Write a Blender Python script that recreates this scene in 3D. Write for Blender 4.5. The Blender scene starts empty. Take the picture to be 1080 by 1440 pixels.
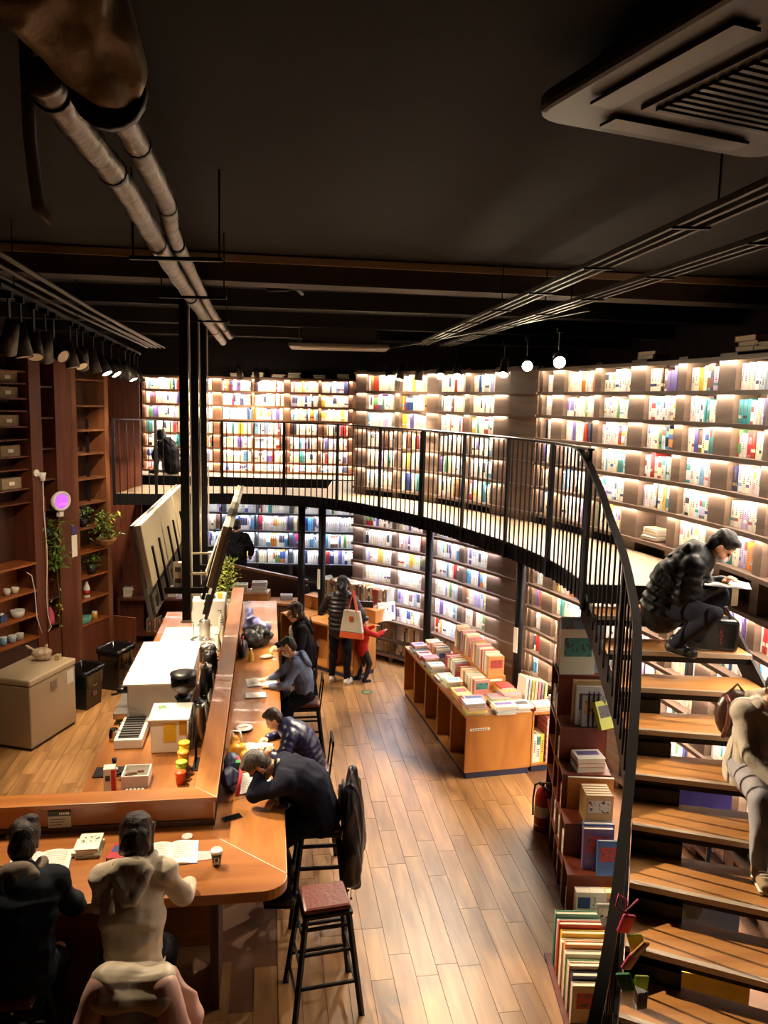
import bpy, bmesh, math, random
from mathutils import Vector, Matrix, Quaternion
R = math.radians
rnd = random.Random(7)
scene = bpy.context.scene
COL = scene.collection
# ---------------------------------------------------------------- camera, world, exposure
CAM_Z = 4.43; F = 1100.0; ROLL = 0.024
PITCH = math.atan((720 - 566) / F)
cam_d = bpy.data.cameras.new('camera'); cam_d.sensor_fit = 'VERTICAL'; cam_d.sensor_height = 36
cam_d.lens = F / 1440 * 36; cam_d.clip_start = 0.05; cam_d.clip_end = 100
cam = bpy.data.objects.new('camera', cam_d); COL.objects.link(cam); scene.camera = cam
_c, _s = math.cos(PITCH), math.sin(PITCH)
_right = Vector((1, 0, 0)); _up = Vector((0, _s, _c)); _fwd = Vector((0, _c, -_s))
r2 = _right * math.cos(ROLL) + _up * math.sin(ROLL); u2 = _up * math.cos(ROLL) - _right * math.sin(ROLL)
mw = Matrix((( r2.x, u2.x, -_fwd.x, 0), (r2.y, u2.y, -_fwd.y, 0), (r2.z, u2.z, -_fwd.z, CAM_Z), (0, 0, 0, 1)))
cam.matrix_world = mw
world = bpy.data.worlds.new('world'); scene.world = world; world.use_nodes = True
world.node_tree.nodes['Background'].inputs[0].default_value = (0.9, 0.75, 0.6, 1)
world.node_tree.nodes['Background'].inputs[1].default_value = 0.045
vs = scene.view_settings; vs.view_transform = 'Standard'; vs.look = 'None'; vs.gamma = 1.0
vs.use_curve_mapping = False; vs.exposure = 1.5
LED_POWER = 56.0; SPOT_POWER = 1.05

# ---------------------------------------------------------------- helpers
def lin(c):
    if isinstance(c, str):
        c = c.lstrip('#'); c = [int(c[i:i+2], 16) / 255 for i in (0, 2, 4)]
        c = [(v / 12.92 if v <= 0.04045 else ((v + 0.055) / 1.055) ** 2.4) for v in c]
    return (c[0], c[1], c[2], 1.0)
MATS = {}
def mat(name, col, rough=0.6, metal=0.0, var=0.0, bump=0.0, scale=20.0, coat=0.0, trans=0.0, emit=None, estr=0.0, spec=0.5):
    if name in MATS: return MATS[name]
    m = bpy.data.materials.new(name); m.use_nodes = True; nt = m.node_tree; b = nt.nodes['Principled BSDF']
    c = lin(col); b.inputs['Base Color'].default_value = c; b.inputs['Roughness'].default_value = rough
    b.inputs['Metallic'].default_value = metal; b.inputs['Coat Weight'].default_value = coat
    b.inputs['Transmission Weight'].default_value = trans; b.inputs['Specular IOR Level'].default_value = spec
    if emit: b.inputs['Emission Color'].default_value = lin(emit); b.inputs['Emission Strength'].default_value = estr
    if var or bump:
        tc = nt.nodes.new('ShaderNodeTexCoord'); no = nt.nodes.new('ShaderNodeTexNoise')
        no.inputs['Scale'].default_value = scale; no.inputs['Detail'].default_value = 5
        nt.links.new(tc.outputs['Object'], no.inputs['Vector'])
        if var:
            rp = nt.nodes.new('ShaderNodeValToRGB'); e = rp.color_ramp.elements
            e[0].position = 0.3; e[1].position = 0.7
            e[0].color = tuple(v * (1 - var) for v in c[:3]) + (1,); e[1].color = tuple(min(1, v * (1 + var)) for v in c[:3]) + (1,)
            nt.links.new(no.outputs['Fac'], rp.inputs['Fac']); nt.links.new(rp.outputs['Color'], b.inputs['Base Color'])
        if bump:
            bp = nt.nodes.new('ShaderNodeBump'); bp.inputs['Strength'].default_value = bump; bp.inputs['Distance'].default_value = 0.02
            nt.links.new(no.outputs['Fac'], bp.inputs['Height']); nt.links.new(bp.outputs['Normal'], b.inputs['Normal'])
    MATS[name] = m; return m
def wood(name, c0, c1, rough=0.4, stretch=(14, 1.2, 14), rand=0.0, coat=0.0):
    if name in MATS: return MATS[name]
    m = bpy.data.materials.new(name); m.use_nodes = True; nt = m.node_tree; b = nt.nodes['Principled BSDF']
    tc = nt.nodes.new('ShaderNodeTexCoord'); mp = nt.nodes.new('ShaderNodeMapping'); mp.inputs['Scale'].default_value = stretch
    oi = nt.nodes.new('ShaderNodeObjectInfo')
    ad = nt.nodes.new('ShaderNodeVectorMath'); ad.operation = 'ADD'
    sc = nt.nodes.new('ShaderNodeVectorMath'); sc.operation = 'SCALE'; sc.inputs['Scale'].default_value = 37
    cb = nt.nodes.new('ShaderNodeCombineXYZ')
    for i in range(3): nt.links.new(oi.outputs['Random'], cb.inputs[i])
    nt.links.new(cb.outputs[0], sc.inputs[0]); nt.links.new(tc.outputs['Object'], ad.inputs[0]); nt.links.new(sc.outputs[0], ad.inputs[1])
    nt.links.new(ad.outputs[0], mp.inputs['Vector'])
    no = nt.nodes.new('ShaderNodeTexNoise'); no.inputs['Scale'].default_value = 1.0; no.inputs['Detail'].default_value = 6; no.inputs['Distortion'].default_value = 0.6
    nt.links.new(mp.outputs[0], no.inputs['Vector'])
    rp = nt.nodes.new('ShaderNodeValToRGB'); e = rp.color_ramp.elements; e[0].position = .3; e[1].position = .72
    e[0].color = lin(c0); e[1].color = lin(c1)
    nt.links.new(no.outputs['Fac'], rp.inputs['Fac'])
    out = rp.outputs['Color']
    if rand:
        hs = nt.nodes.new('ShaderNodeHueSaturation'); mr = nt.nodes.new('ShaderNodeMapRange')
        mr.inputs['To Min'].default_value = 1 - rand; mr.inputs['To Max'].default_value = 1 + rand
        nt.links.new(oi.outputs['Random'], mr.inputs['Value']); nt.links.new(mr.outputs[0], hs.inputs['Value'])
        nt.links.new(out, hs.inputs['Color']); out = hs.outputs['Color']
    nt.links.new(out, b.inputs['Base Color'])
    b.inputs['Roughness'].default_value = rough; b.inputs['Coat Weight'].default_value = coat
    bp = nt.nodes.new('ShaderNodeBump'); bp.inputs['Strength'].default_value = 0.08
    nt.links.new(no.outputs['Fac'], bp.inputs['Height']); nt.links.new(bp.outputs['Normal'], b.inputs['Normal'])
    MATS[name] = m; return m

class MB:
    """collects shapes; build() links them as ONE mesh object"""
    def __init__(s): s.v = []; s.f = []; s.m = []; s.c = []
    def add(s, vs, fs, mi=0, col=None):
        n = len(s.v); s.v += [tuple(v) for v in vs]
        for f in fs: s.f.append(tuple(i + n for i in f)); s.m.append(mi); s.c.append(col)
        return s
    def box(s, c, d, rz=0.0, mi=0, M=None, col=None):
        vs = []
        for z in (-.5, .5):
            for x, y in ((-.5, -.5), (.5, -.5), (.5, .5), (-.5, .5)):
                p = Vector((x * d[0], y * d[1], z * d[2]))
                if rz: p = Matrix.Rotation(rz, 3, 'Z') @ p
                if M is not None: p = M @ p
                vs.append(p + Vector(c))
        return s.add(vs, [(3, 2, 1, 0), (4, 5, 6, 7), (0, 1, 5, 4), (1, 2, 6, 5), (2, 3, 7, 6), (3, 0, 4, 7)], mi, col)
    def b2(s, p0, p1, mi=0):   # box from corner to corner
        return s.box([(a + b) / 2 for a, b in zip(p0, p1)], [abs(b - a) for a, b in zip(p0, p1)], 0, mi)
    def bar(s, p0, p1, w, h, mi=0):   # square bar between two points
        p0, p1 = Vector(p0), Vector(p1); d = (p1 - p0); L = d.length
        if L < 1e-6: return s
        z = d / L; x = z.cross(Vector((0, 0, 1)))
        if x.length < 1e-4: x = Vector((1, 0, 0))
        x.normalize(); y = z.cross(x)
        M = Matrix((x, y, z)).transposed()
        return s.box((p0 + p1) / 2, (w, h, L), 0, mi, M)
    def prism(s, poly, z0, z1, mi=0):
        n = len(poly); vs = [(p[0], p[1], z0) for p in poly] + [(p[0], p[1], z1) for p in poly]
        a = sum(poly[i][0] * poly[(i + 1) % n][1] - poly[(i + 1) % n][0] * poly[i][1] for i in range(n))
        o = list(range(n)) if a > 0 else list(range(n))[::-1]
        fs = [tuple(o[::-1]), tuple(i + n for i in o)] + [(o[i], o[(i + 1) % n], o[(i + 1) % n] + n, o[i] + n) for i in range(n)]
        return s.add(vs, fs, mi)
    def tube(s, pts, r, n=8, mi=0, caps=True):
        pts = [Vector(p) for p in pts]; rs = r if isinstance(r, (list, tuple)) else [r] * len(pts); vs = []; up = None
        for i, p in enumerate(pts):
            t = (pts[min(i + 1, len(pts) - 1)] - pts[max(i - 1, 0)]).normalized()
            if up is None: up = t.orthogonal().normalized()
            up = (up - t * up.dot(t)); up = up.normalized() if up.length > 1e-5 else t.orthogonal().normalized()
            w = t.cross(up)
            for k in range(n):
                a = 2 * math.pi * k / n; vs.append(p + (up * math.cos(a) + w * math.sin(a)) * rs[i])
        fs = []
        for i in range(len(pts) - 1):
            for k in range(n): fs.append((i * n + k, i * n + (k + 1) % n, (i + 1) * n + (k + 1) % n, (i + 1) * n + k))
        if caps: fs += [tuple(range(n))[::-1], tuple(range((len(pts) - 1) * n, len(pts) * n))]
        return s.add(vs, fs, mi)
    def lathe(s, prof, n=20, c=(0, 0, 0), mi=0, M=None):
        vs = []
        for r, z in prof:
            for k in range(n):
                a = 2 * math.pi * k / n; p = Vector((r * math.cos(a), r * math.sin(a), z))
                if M is not None: p = M @ p
                vs.append(p + Vector(c))
        fs = []
        for i in range(len(prof) - 1):
            for k in range(n): fs.append((i * n + k, i * n + (k + 1) % n, (i + 1) * n + (k + 1) % n, (i + 1) * n + k))
        fs += [tuple(range(n))[::-1], tuple(range((len(prof) - 1) * n, len(prof) * n))]
        return s.add(vs, fs, mi)
    def quad(s, a, b, c, d, mi=0, col=None): return s.add([a, b, c, d], [(0, 1, 2, 3)], mi, col)
    def mesh(s, name, mats, smooth=False, colattr=False):
        me = bpy.data.meshes.new(name); me.from_pydata(s.v, [], s.f)
        for m in (mats if isinstance(mats, (list, tuple)) else [mats]): me.materials.append(m)
        me.polygons.foreach_set('material_index', s.m)
        if smooth: me.polygons.foreach_set('use_smooth', [True] * len(s.f))
        if colattr:
            at = me.color_attributes.new('Col', 'FLOAT_COLOR', 'CORNER'); dat = []
            for f, c in zip(s.f, s.c): dat += list(c or (1, 1, 1, 1)) * len(f)
            at.data.foreach_set('color', dat)
        me.update(); return me
    def build(s, name, mats, parent=None, smooth=False, bevel=0.0, loc=None, rz=None, colattr=False):
        o = link(name, s.mesh(name, mats, smooth, colattr), parent)
        if loc: o.location = loc
        if rz is not None: o.rotation_euler.z = rz
        if bevel:
            md = o.modifiers.new('bevel', 'BEVEL'); md.width = bevel; md.segments = 2; md.limit_method = 'ANGLE'
        return o
def link(name, me, parent=None):
    o = bpy.data.objects.new(name, me); COL.objects.link(o)
    if parent: o.parent = parent
    return o
def tag(o, label=None, cat=None, group=None, kind=None):
    if label: o['label'] = label
    if cat: o['category'] = cat
    if group: o['group'] = group
    if kind: o['kind'] = kind
    return o
def thing(name, label, cat, loc=(0, 0, 0), rz=0.0, group=None):
    o = bpy.data.objects.new(name, None); COL.objects.link(o); o.location = loc; o.rotation_euler.z = rz
    o.empty_display_size = .1
    return tag(o, label, cat, group)
def copy_tree(o, parent=None):
    c = o.copy(); COL.objects.link(c); c.parent = parent
    for ch in list(o.children): copy_tree(ch, c)
    return c
def spot(name, loc, target, power, size=60, blend=.5, col=(1, .80, .55), rad=.04, parent=None):
    d = bpy.data.lights.new(name, 'SPOT'); d.energy = power; d.spot_size = R(size); d.spot_blend = blend
    d.color = col; d.shadow_soft_size = rad
    o = bpy.data.objects.new(name, d); COL.objects.link(o)
    o.location = loc; o.rotation_euler = (Vector(target) - Vector(loc)).to_track_quat('-Z', 'Y').to_euler()
    return o
ORD = ['first', 'second', 'third', 'fourth', 'fifth', 'sixth', 'seventh', 'eighth', 'ninth', 'tenth', 'eleventh', 'twelfth', 'thirteenth',
       'fourteenth', 'fifteenth', 'sixteenth', 'seventeenth', 'eighteenth', 'nineteenth', 'twentieth']
def ordn(i): 
    if i < 20: return ORD[i]
    t = {2: 'twenty', 3: 'thirty', 4: 'forty', 5: 'fifty', 6: 'sixty', 7: 'seventy'}[(i + 1) // 10]
    return t.replace('y', 'ieth') if (i + 1) % 10 == 0 else t + '-' + ORD[(i + 1) % 10 - 1]
# frame of the bar (everything along the coffee counter and the floor boards lies in it)
TH = R(8.5); BC = Vector((-1.30, 5.89, 0))
def BW(a, b, z=0.0):
    return Vector((BC.x + a * math.cos(TH) - b * math.sin(TH), BC.y + a * math.sin(TH) + b * math.cos(TH), z))

# ---------------------------------------------------------------- shared materials
M_black = mat('black_steel', '#17161a', .45, .6)
M_ceil = mat('ceiling_black', '#131011', .9, var=.3, scale=3)
M_wall = mat('dark_wall', '#2a2022', .9, var=.2, scale=4)
M_plank = wood('oak_plank', '#8a5f38', '#bd8d58', .38, (10, 1.3, 10), .17)
M_oak = wood('oak_bar', '#8f5526', '#b27439', .33, (9, 1.2, 9), coat=.2)
M_oakx = wood('oak_bar_cross', '#8a5124', '#a96a33', .33, (1.2, 9, 9), coat=.2)
M_bench = wood('display_wood', '#a8682f', '#c5873f', .5, (4, 4, 1.2), .06)
M_dark = wood('walnut_dark', '#341d14', '#4b2c1e', .45, (9, 9, 1.0))
M_ceda = wood('cabinet_red_brown', '#4b2416', '#6b3722', .42, (9, 9, 1.0))
M_orange = wood('niche_orange', '#7f421c', '#9c5728', .42, (2, 9, 9))
M_shelf = wood('shelf_grey_brown', '#5d4a3e', '#7a6454', .5, (1.5, 1.5, 8))
M_step = wood('stair_oak', '#9c6632', '#bb8448', .4, (1.0, 9, 9), .05)
M_led = mat('led_warm', '#ffffff', .5, emit=(1, .86, .68), estr=LED_POWER)
M_ledc = mat('led_cool', '#ffffff', .5, emit=(.86, .88, 1.0), estr=LED_POWER * .7)
M_lamp = mat('lamp_glow', '#ffffff', .5, emit=(1, .82, .55), estr=60)
M_white = mat('white_plastic', '#e4ddd2', .4)
M_cream = mat('paper_white', '#efe8da', .8)
M_page = mat('page_edges', '#dccfb6', .9, var=.12, scale=90)
M_steel = mat('brushed_steel', '#b9b4ac', .28, .9)
M_chrome = mat('chrome', '#cfcac4', .12, 1.0)
M_glass = mat('clear_glass', '#ffffff', .03, trans=1.0)
M_blk = mat('black_plastic', '#141315', .4)
M_gray = mat('grey_panel', '#b9b09b', .6, var=.06, scale=5)
M_dgray = mat('dark_grey_panel', '#5d5a55', .6)
M_red = mat('red_paint', '#a81c17', .35)
M_nose = mat('step_nosing', '#b3a18d', .4, .3)
# ================================================================ STRUCTURE
def curve(pts, n=12):
    P = [Vector((p[0], p[1], p[2] if len(p) > 2 else 0)) for p in pts]; P = [2 * P[0] - P[1]] + P + [2 * P[-1] - P[-2]]; out = []
    for i in range(1, len(P) - 2):
        a, b, c, d = P[i - 1:i + 3]
        for k in range(n):
            t = k / n; out.append(.5 * ((2 * b) + (c - a) * t + (2 * a - 5 * b + 4 * c - d) * t * t + (3 * b - a - 3 * c + d) * t ** 3))
    out.append(P[-2]); return out
class Line:
    """arc-length walk along a polyline"""
    def __init__(s, pts):
        s.p = pts; s.s = [0.0]
        for a, b in zip(pts, pts[1:]): s.s.append(s.s[-1] + (b - a).length)
        s.L = s.s[-1]
    def at(s, t):
        t = max(-.5, min(t, s.L + .5)); i = 0
        while i < len(s.s) - 2 and s.s[i + 1] < t: i += 1
        d = (s.p[i + 1] - s.p[i]).normalized(); return s.p[i] + d * (t - s.s[i]), d
    def off(s, t, o, z=None):     # o > 0: to the left of the walking direction
        p, d = s.at(t); q = p + Vector((-d.y, d.x, 0)).normalized() * o
        if z is not None: q.z = z
        return q
    def sub(s, t0, t1, o=0, n=None):
        n = n or max(2, int((t1 - t0) / .14) + 1); return [s.off(t0 + (t1 - t0) * i / n, o) for i in range(n + 1)]
KU = 1.10        # upper storey measured against the ground floor
def ku(*p): return tuple(v * KU for v in p)
def kz(z): return CAM_Z + (z - CAM_Z) * KU
MZ = kz(3.0)
# ground floor: base + planks
floor = MB().b2((-7.5, -2, -.12), (4.6, 17.8, -.004)).build('floor', mat('floor_base', '#6b4527', .6, var=.15, scale=5)); tag(floor, 'warm brown oak plank floor', kind='structure')
pl_mesh = {}
def plank(a, b, w, l):
    k = round(l, 2)
    if k not in pl_mesh:
        pl_mesh[k] = MB().b2((-w / 2 + .002, -l / 2 + .002, -.02), (w / 2 - .002, l / 2 - .002, .004)).mesh('plank', M_plank)
    o = link('plank', pl_mesh[k], floor); o.location = BW(a, b, 0); o.rotation_euler.z = TH
W_PL = .178
for (a0, a1, b0, b1) in ((.5, 3.95, -2.2, 8.6), (-3.35, -.9, .3, 7.2), (-.75, .5, -1.9, -.2)):
    for i in range(int((a1 - a0) / W_PL)):
        a = a0 + W_PL * (i + .5); b = b0 - rnd.random() * .9
        while b < b1:
            l = rnd.choice((.6, .9, 1.2, 1.2, 1.5))
            # skip planks hidden below the display tables or past the side bookcase
            w = BW(a, b + l / 2)
            if not (w.x > 2.3 or (w.x > 1.6 and w.y > 9.3) or (w.x > 1.95 and w.y < 7.6) or w.y < 4.0 or (a < .5 and a > -.8 and b + l / 2 > -.3)): plank(a, b + l / 2, W_PL, l)
            b += l
# ceiling
CZ = 5.70
tag(MB().b2((-7.5, -2, CZ), (4.6, 17.8, CZ + .2)).build('ceiling', M_ceil), 'black painted ceiling', kind='structure')
beam = MB()
for z0, z1, y0, y1 in ((5.46, 5.70, 0, .5),): beam.box((-.6, 7.4, (z0 + z1) / 2), (11.5, .32, z1 - z0), R(8))
beam.build('ceiling_beam', mat('beam_brown', '#3a2f2a', .8, var=.2, scale=2)); tag(bpy.data.objects['ceiling_beam'], 'dark brown cross beam under the black ceiling', kind='structure')
fl = MB().box((-.6, 7.225, 5.655), (11.5, .05, .06), R(8)).build('beam_flange', mat('beam_edge', '#a8906f', .7), bpy.data.objects['ceiling_beam'])
for k, yb in enumerate((9.6, 11.9, 14.0)):
    o = MB().box((-.6, yb, 5.6), (11.5, .22, .2), R(6)).build('trim_%d' % (k + 1), M_ceil); tag(o, 'black ceiling joist', kind='structure')
# walls
tag(MB().b2((-7.5, 17.6, 0), (4.6, 17.8, CZ)).build('wall_back', M_wall), 'dark back wall', kind='structure')
tag(MB().b2((-7.5, -2, 0), (-7.3, 17.8, CZ)).build('wall_left', M_wall), 'dark left wall', kind='structure')
tag(MB().b2((4.4, -2, 0), (4.6, 17.8, CZ)).build('wall_right', M_wall), 'dark right wall', kind='structure')
tag(MB().b2((-7.5, -2.2, 0), (4.6, -2.0, CZ)).build('wall_front', M_wall), 'dark wall behind the viewer', kind='structure')
# curves of the book wall
LA = Line(curve([ku(-.50, 12.25), ku(.66, 11.32), ku(1.56, 10.05)], 14))
LB = Line(curve([ku(1.84, 9.65), ku(2.12, 9.0), ku(2.70, 7.4), ku(2.98, 6.0), ku(2.97, 4.6)], 14))
# mezzanine slab
EDGE = Line(curve([ku(*p) for p in ((-3.98, 11.42), (-3.2, 11.55), (-2.3, 11.8), (-1.25, 11.7), (-.55, 11.25), (.1, 10.45), (.68, 9.55), (1.1, 8.65), (1.38, 7.95), (1.6, 7.1), (1.68, 6.24))], 8))
poly = [(p.x, p.y) for p in EDGE.p] + [ku(2.9, 6.22)] + [(p.x, p.y) for p in LB.sub(0, 3.5 * KU, 0)[::-1]] + [(p.x, p.y) for p in LA.sub(0, LA.L, 0)[::-1]] + [ku(-.45, 12.9), ku(-3.98, 12.75)]
M_mez = wood('walkway_board', '#6d5a44', '#8b765c', .45, (1.2, 6, 6))
slab = MB().prism(poly, MZ - .16, MZ).build('mezzanine_floor', [M_mez]); tag(slab, 'curved mezzanine walkway with pale boards', kind='structure')
back_slab = MB().b2((-5.4, 15.62, MZ - .18), (-.39, 17.4, MZ)).b2((-1.05, 14.1, MZ - .18), (-.39, 15.62, MZ)).build('mezzanine_floor', [M_mez]); tag(back_slab, 'rear mezzanine platform in front of the straight book wall', kind='structure')
def fascia(line, z0, z1, th, name, parent):
    m = MB(); pts = line.sub(0, line.L, -.004, 70); q = line.sub(0, line.L, -th, 70)
    for i in range(len(pts) - 1):
        a, b, c, d = pts[i], pts[i + 1], q[i + 1], q[i]
        m.add([(a.x, a.y, z0), (b.x, b.y, z0), (c.x, c.y, z0), (d.x, d.y, z0), (a.x, a.y, z1), (b.x, b.y, z1), (c.x, c.y, z1), (d.x, d.y, z1)],
              [(0, 1, 2, 3), (7, 6, 5, 4), (3, 2, 6, 7), (1, 0, 4, 5)] + ([(0, 3, 7, 4)] if i == 0 else []) + ([(2, 1, 5, 6)] if i == len(pts) - 2 else []))
    return m.build(name, M_black, parent)
fascia(EDGE, MZ - .17, MZ + .012, .03, 'edge_fascia', slab)
MB().b2((-5.4, 15.58, MZ - .2), (-.40, 15.62, MZ + .02)).build('edge_fascia', M_black, back_slab)
# steel columns under the walkway
for k, (x, y) in enumerate(((-1.40, 13.2), (-1.03, 12.97), (.72, 11.95), (1.83, 10.1))):
    o = thing('steel_column', ['slim black column under the walkway left of its neighbour, by the far tables', 'slim black column with a white notice strip near the far books',
        'black column between the two display tables under the walkway', 'black column beside the display table and fire extinguisher'][k], 'column', (x, y, 0), 0, 'columns carrying the walkway')
    MB().tube([(0, 0, 0), (0, 0, MZ - .17)], .062, 14).build('shaft', M_black, o, True)
    MB().tube([(0, 0, 0), (0, 0, .012)], .10, 14).build('base_plate', M_black, o)
    if k in (1, 3):
        z = 1.45 if k == 1 else 1.35
        MB().box((-.045, -.052, z), (.06, .008, .34), R(-40)).build('notice_strip', M_white, o)
# railing of the walkway
def railing(line, top, bot, name, label, posts, sp=.112, o=.0, first=True):
    t = thing(name, label, 'railing', tuple(line.off(line.L / 2, -.05, bot)))
    ox = Vector(t.location)
    n = int(line.L / sp); bm = MB().box((0, 0, -.0), (.014, .014, top - bot - .03)).mesh('baluster', M_black)
    for i in range(n + 1):
        s = line.L * i / n; p = line.off(s, -.045, (top + bot) / 2 - .015)
        b = link('baluster', bm, t); b.location = p - ox; d = line.at(s)[1]; b.rotation_euler.z = math.atan2(d.y, d.x)
    pm = MB().box((0, 0, 0), (.045, .03, top - bot - .02)).mesh('post', M_black)
    for s in posts:
        p = line.off(s, -.05, (top + bot) / 2 - .01); b = link('post', pm, t); b.location = p - ox; d = line.at(s)[1]; b.rotation_euler.z = math.atan2(d.y, d.x)
    m = MB(); A = line.sub(0, line.L, -.018, 60); B = line.sub(0, line.L, -.078, 60)
    for i in range(60):
        a, b, c, d = A[i] - ox, A[i + 1] - ox, B[i + 1] - ox, B[i] - ox; z0 = top - .022 - ox.z; z1 = top - ox.z
        m.add([(a.x, a.y, z0), (b.x, b.y, z0), (c.x, c.y, z0), (d.x, d.y, z0), (a.x, a.y, z1), (b.x, b.y, z1), (c.x, c.y, z1), (d.x, d.y, z1)],
              [(0, 1, 2, 3), (7, 6, 5, 4), (3, 2, 6, 7), (1, 0, 4, 5)] + ([(0, 3, 7, 4)] if i == 0 else []) + ([(2, 1, 5, 6)] if i == 59 else []))
    m.build('handrail', M_black, t); return t
railing(EDGE, kz(4.108), MZ - .17, 'walkway_railing', 'black steel railing with thin bars along the curved walkway', [.02] + [EDGE.L - 1.05 * k - .02 for k in range(11)][::1])
# --------------------------------------------------------------- stairs
TL = [(1.66, 6.24), (1.70, 5.98), (1.71, 5.70), (1.73, 5.43), (1.71, 5.13), (1.67, 4.84), (1.59, 4.55), (1.49, 4.24), (1.39, 3.95), (1.28, 3.66), (1.17, 3.38), (1.05, 3.12), (.92, 2.87), (.78, 2.64), (.63, 2.42), (.47, 2.2)]
TL = [ku(*p) for p in TL]
PHI = [0, 1, 2.5, 5, 8, 12, 16, 19, 21.5, 24, 26, 28, 30, 32, 34, 36]
WID = 1.17; RISE = .1875 * KU
TR = [(l[0] + WID * math.cos(R(p)), l[1] - WID * math.sin(R(p))) for l, p in zip(TL, PHI)]
stair = thing('staircase', 'open curved staircase with oak treads and black steel frame', 'staircase', (1.3, 3.6, 0)); SO = Vector(stair.location)
def lerp(a, b, t): return (a[0] + (b[0] - a[0]) * t, a[1] + (b[1] - a[1]) * t)
NST = 14
for i in range(1, NST):
    z = MZ - RISE * i; L, Rr, L0, R0 = TL[i], TR[i], TL[i - 1], TR[i - 1]
    Lb, Rb = lerp(L, L0, 1.1), lerp(Rr, R0, 1.1)
    rel = lambda p: (p[0] - SO.x, p[1] - SO.y)
    q = [lerp(L, Lb, .06), lerp(Rr, Rb, .06), Rb, Lb]
    t = MB().prism([rel(p) for p in q], z - .03 - SO.z, z - SO.z).build('tread', M_step, stair)
    n0 = [lerp(L, Lb, -.04), lerp(Rr, Rb, -.04), lerp(Rr, Rb, .06), lerp(L, Lb, .06)]
    MB().prism([rel(p) for p in n0], z - .034, z + .003).build('nosing', M_nose, t)
    fr = MB()
    for u in (.08, .86):
        a, b = lerp(L, Lb, u), lerp(Rr, Rb, u); c, d = lerp(Rr, Rb, u + .14), lerp(L, Lb, u + .14)
        fr.prism([rel(p) for p in (a, b, c, d)], z - .095, z - .0305)
    fr.build('tread_frame', M_black, stair)
    if i >= 4:   # steel riser plates close the inner end of the lower steps
        a, b = lerp(L, Lb, .98), lerp(lerp(L, Rr, .30), lerp(Lb, Rb, .30), .98); c = lerp(b, Lb, 0)
        MB().prism([rel(p) for p in (lerp(L, Lb, .9), lerp(lerp(L, Rr, .28), lerp(Lb, Rb, .28), .9), lerp(Lb, Rb, .28), Lb)], z, z + RISE - .096).build('riser_plate', M_black, stair)
def stringer(side, name):
    m = MB()
    for i in range(13):
        a, b = side[i], side[i + 1]; za, zb = MZ - RISE * i, MZ - RISE * (i + 1)
        d = Vector((b[0] - a[0], b[1] - a[1], 0)).normalized(); nn = Vector((-d.y, d.x, 0)) * .012
        vs = []
        for p, zz in ((a, za), (b, zb)):
            for s in (-1, 1):
                for h in (-.30, -.045): vs.append((p[0] + nn.x * s - SO.x, p[1] + nn.y * s - SO.y, zz + h))
        m.add(vs, [(0, 1, 3, 2), (4, 6, 7, 5), (0, 4, 5, 1), (2, 3, 7, 6), (0, 2, 6, 4), (1, 5, 7, 3)])
    m.build(name, M_black, stair)
stringer([(p[0] - .02, p[1]) for p in TL], 'stringer'); stringer([(p[0] + .015, p[1]) for p in TR], 'stringer')
MB().b2((1.83 - SO.x, 6.82 - SO.y, MZ - .16), (3.12 - SO.x, 6.863 - SO.y, MZ + .01)).build('landing_beam', M_black, stair)
# stair railing
srail = thing('stair_railing', 'black steel stair railing with broad flat handrail curving down', 'railing', (1.3, 3.6, 0))
RL = Line([Vector((p[0] - .045, p[1], MZ - RISE * i)) for i, p in enumerate(TL)])
HR = .99 * KU
sub = curve([tuple(EDGE.off(EDGE.L - .55, -.05, kz(4.10))), tuple(EDGE.off(EDGE.L - .3, -.05, kz(4.08))), ku(1.615, 6.24) + (kz(4.00),)] + [(p[0] - .045, p[1], MZ - RISE * i + HR) for i, p in enumerate(TL)][1:], 6)
m = MB(); hw = .030
for i in range(len(sub)):
    d = (sub[min(i + 1, len(sub) - 1)] - sub[max(0, i - 1)]).normalized(); w = Vector((-d.y, d.x, 0)).normalized() * hw; n = d.cross(w).normalized() * .012
    if n.z < 0: n = -n
    for q in (sub[i] - w - n, sub[i] + w - n, sub[i] + w + n, sub[i] - w + n): m.v.append(tuple(q - SO))
for i in range(len(sub) - 1):
    for k in range(4): m.f.append((i * 4 + k, i * 4 + (k + 1) % 4, i * 4 + 4 + (k + 1) % 4, i * 4 + 4 + k)); m.m.append(0); m.c.append(None)
m.f += [(3, 2, 1, 0), tuple(len(m.v) - 4 + k for k in range(4))]; m.m += [0, 0]; m.c += [None, None]
m.build('handrail', mat('handrail_steel', '#4a4644', .38, .8), srail)
bs = MB().box((0, 0, 0), (.014, .014, 1.20)).mesh('baluster', M_black); ps = MB().box((0, 0, 0), (.05, .03, 1.26)).mesh('post', M_black)
hl = Line([Vector((p.x, p.y, 0)) for p in sub]); zz = [p.z for p in sub]
def zrail(s):
    i = 0
    while i < len(hl.s) - 2 and hl.s[i + 1] < s: i += 1
    f = (s - hl.s[i]) / max(1e-6, hl.s[i + 1] - hl.s[i]); return zz[i] + (zz[i + 1] - zz[i]) * min(1, f)
n = int((hl.L - .62) / .112)
for i in range(n):
    s = .62 + .112 * i; p, d = hl.at(s); big = i % 8 == 0
    o = link('post' if big else 'baluster', ps if big else bs, srail); o.location = Vector((p.x, p.y, zrail(s) - (.64 if big else .61))) - SO; o.rotation_euler.z = math.atan2(d.y, d.x)
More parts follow.
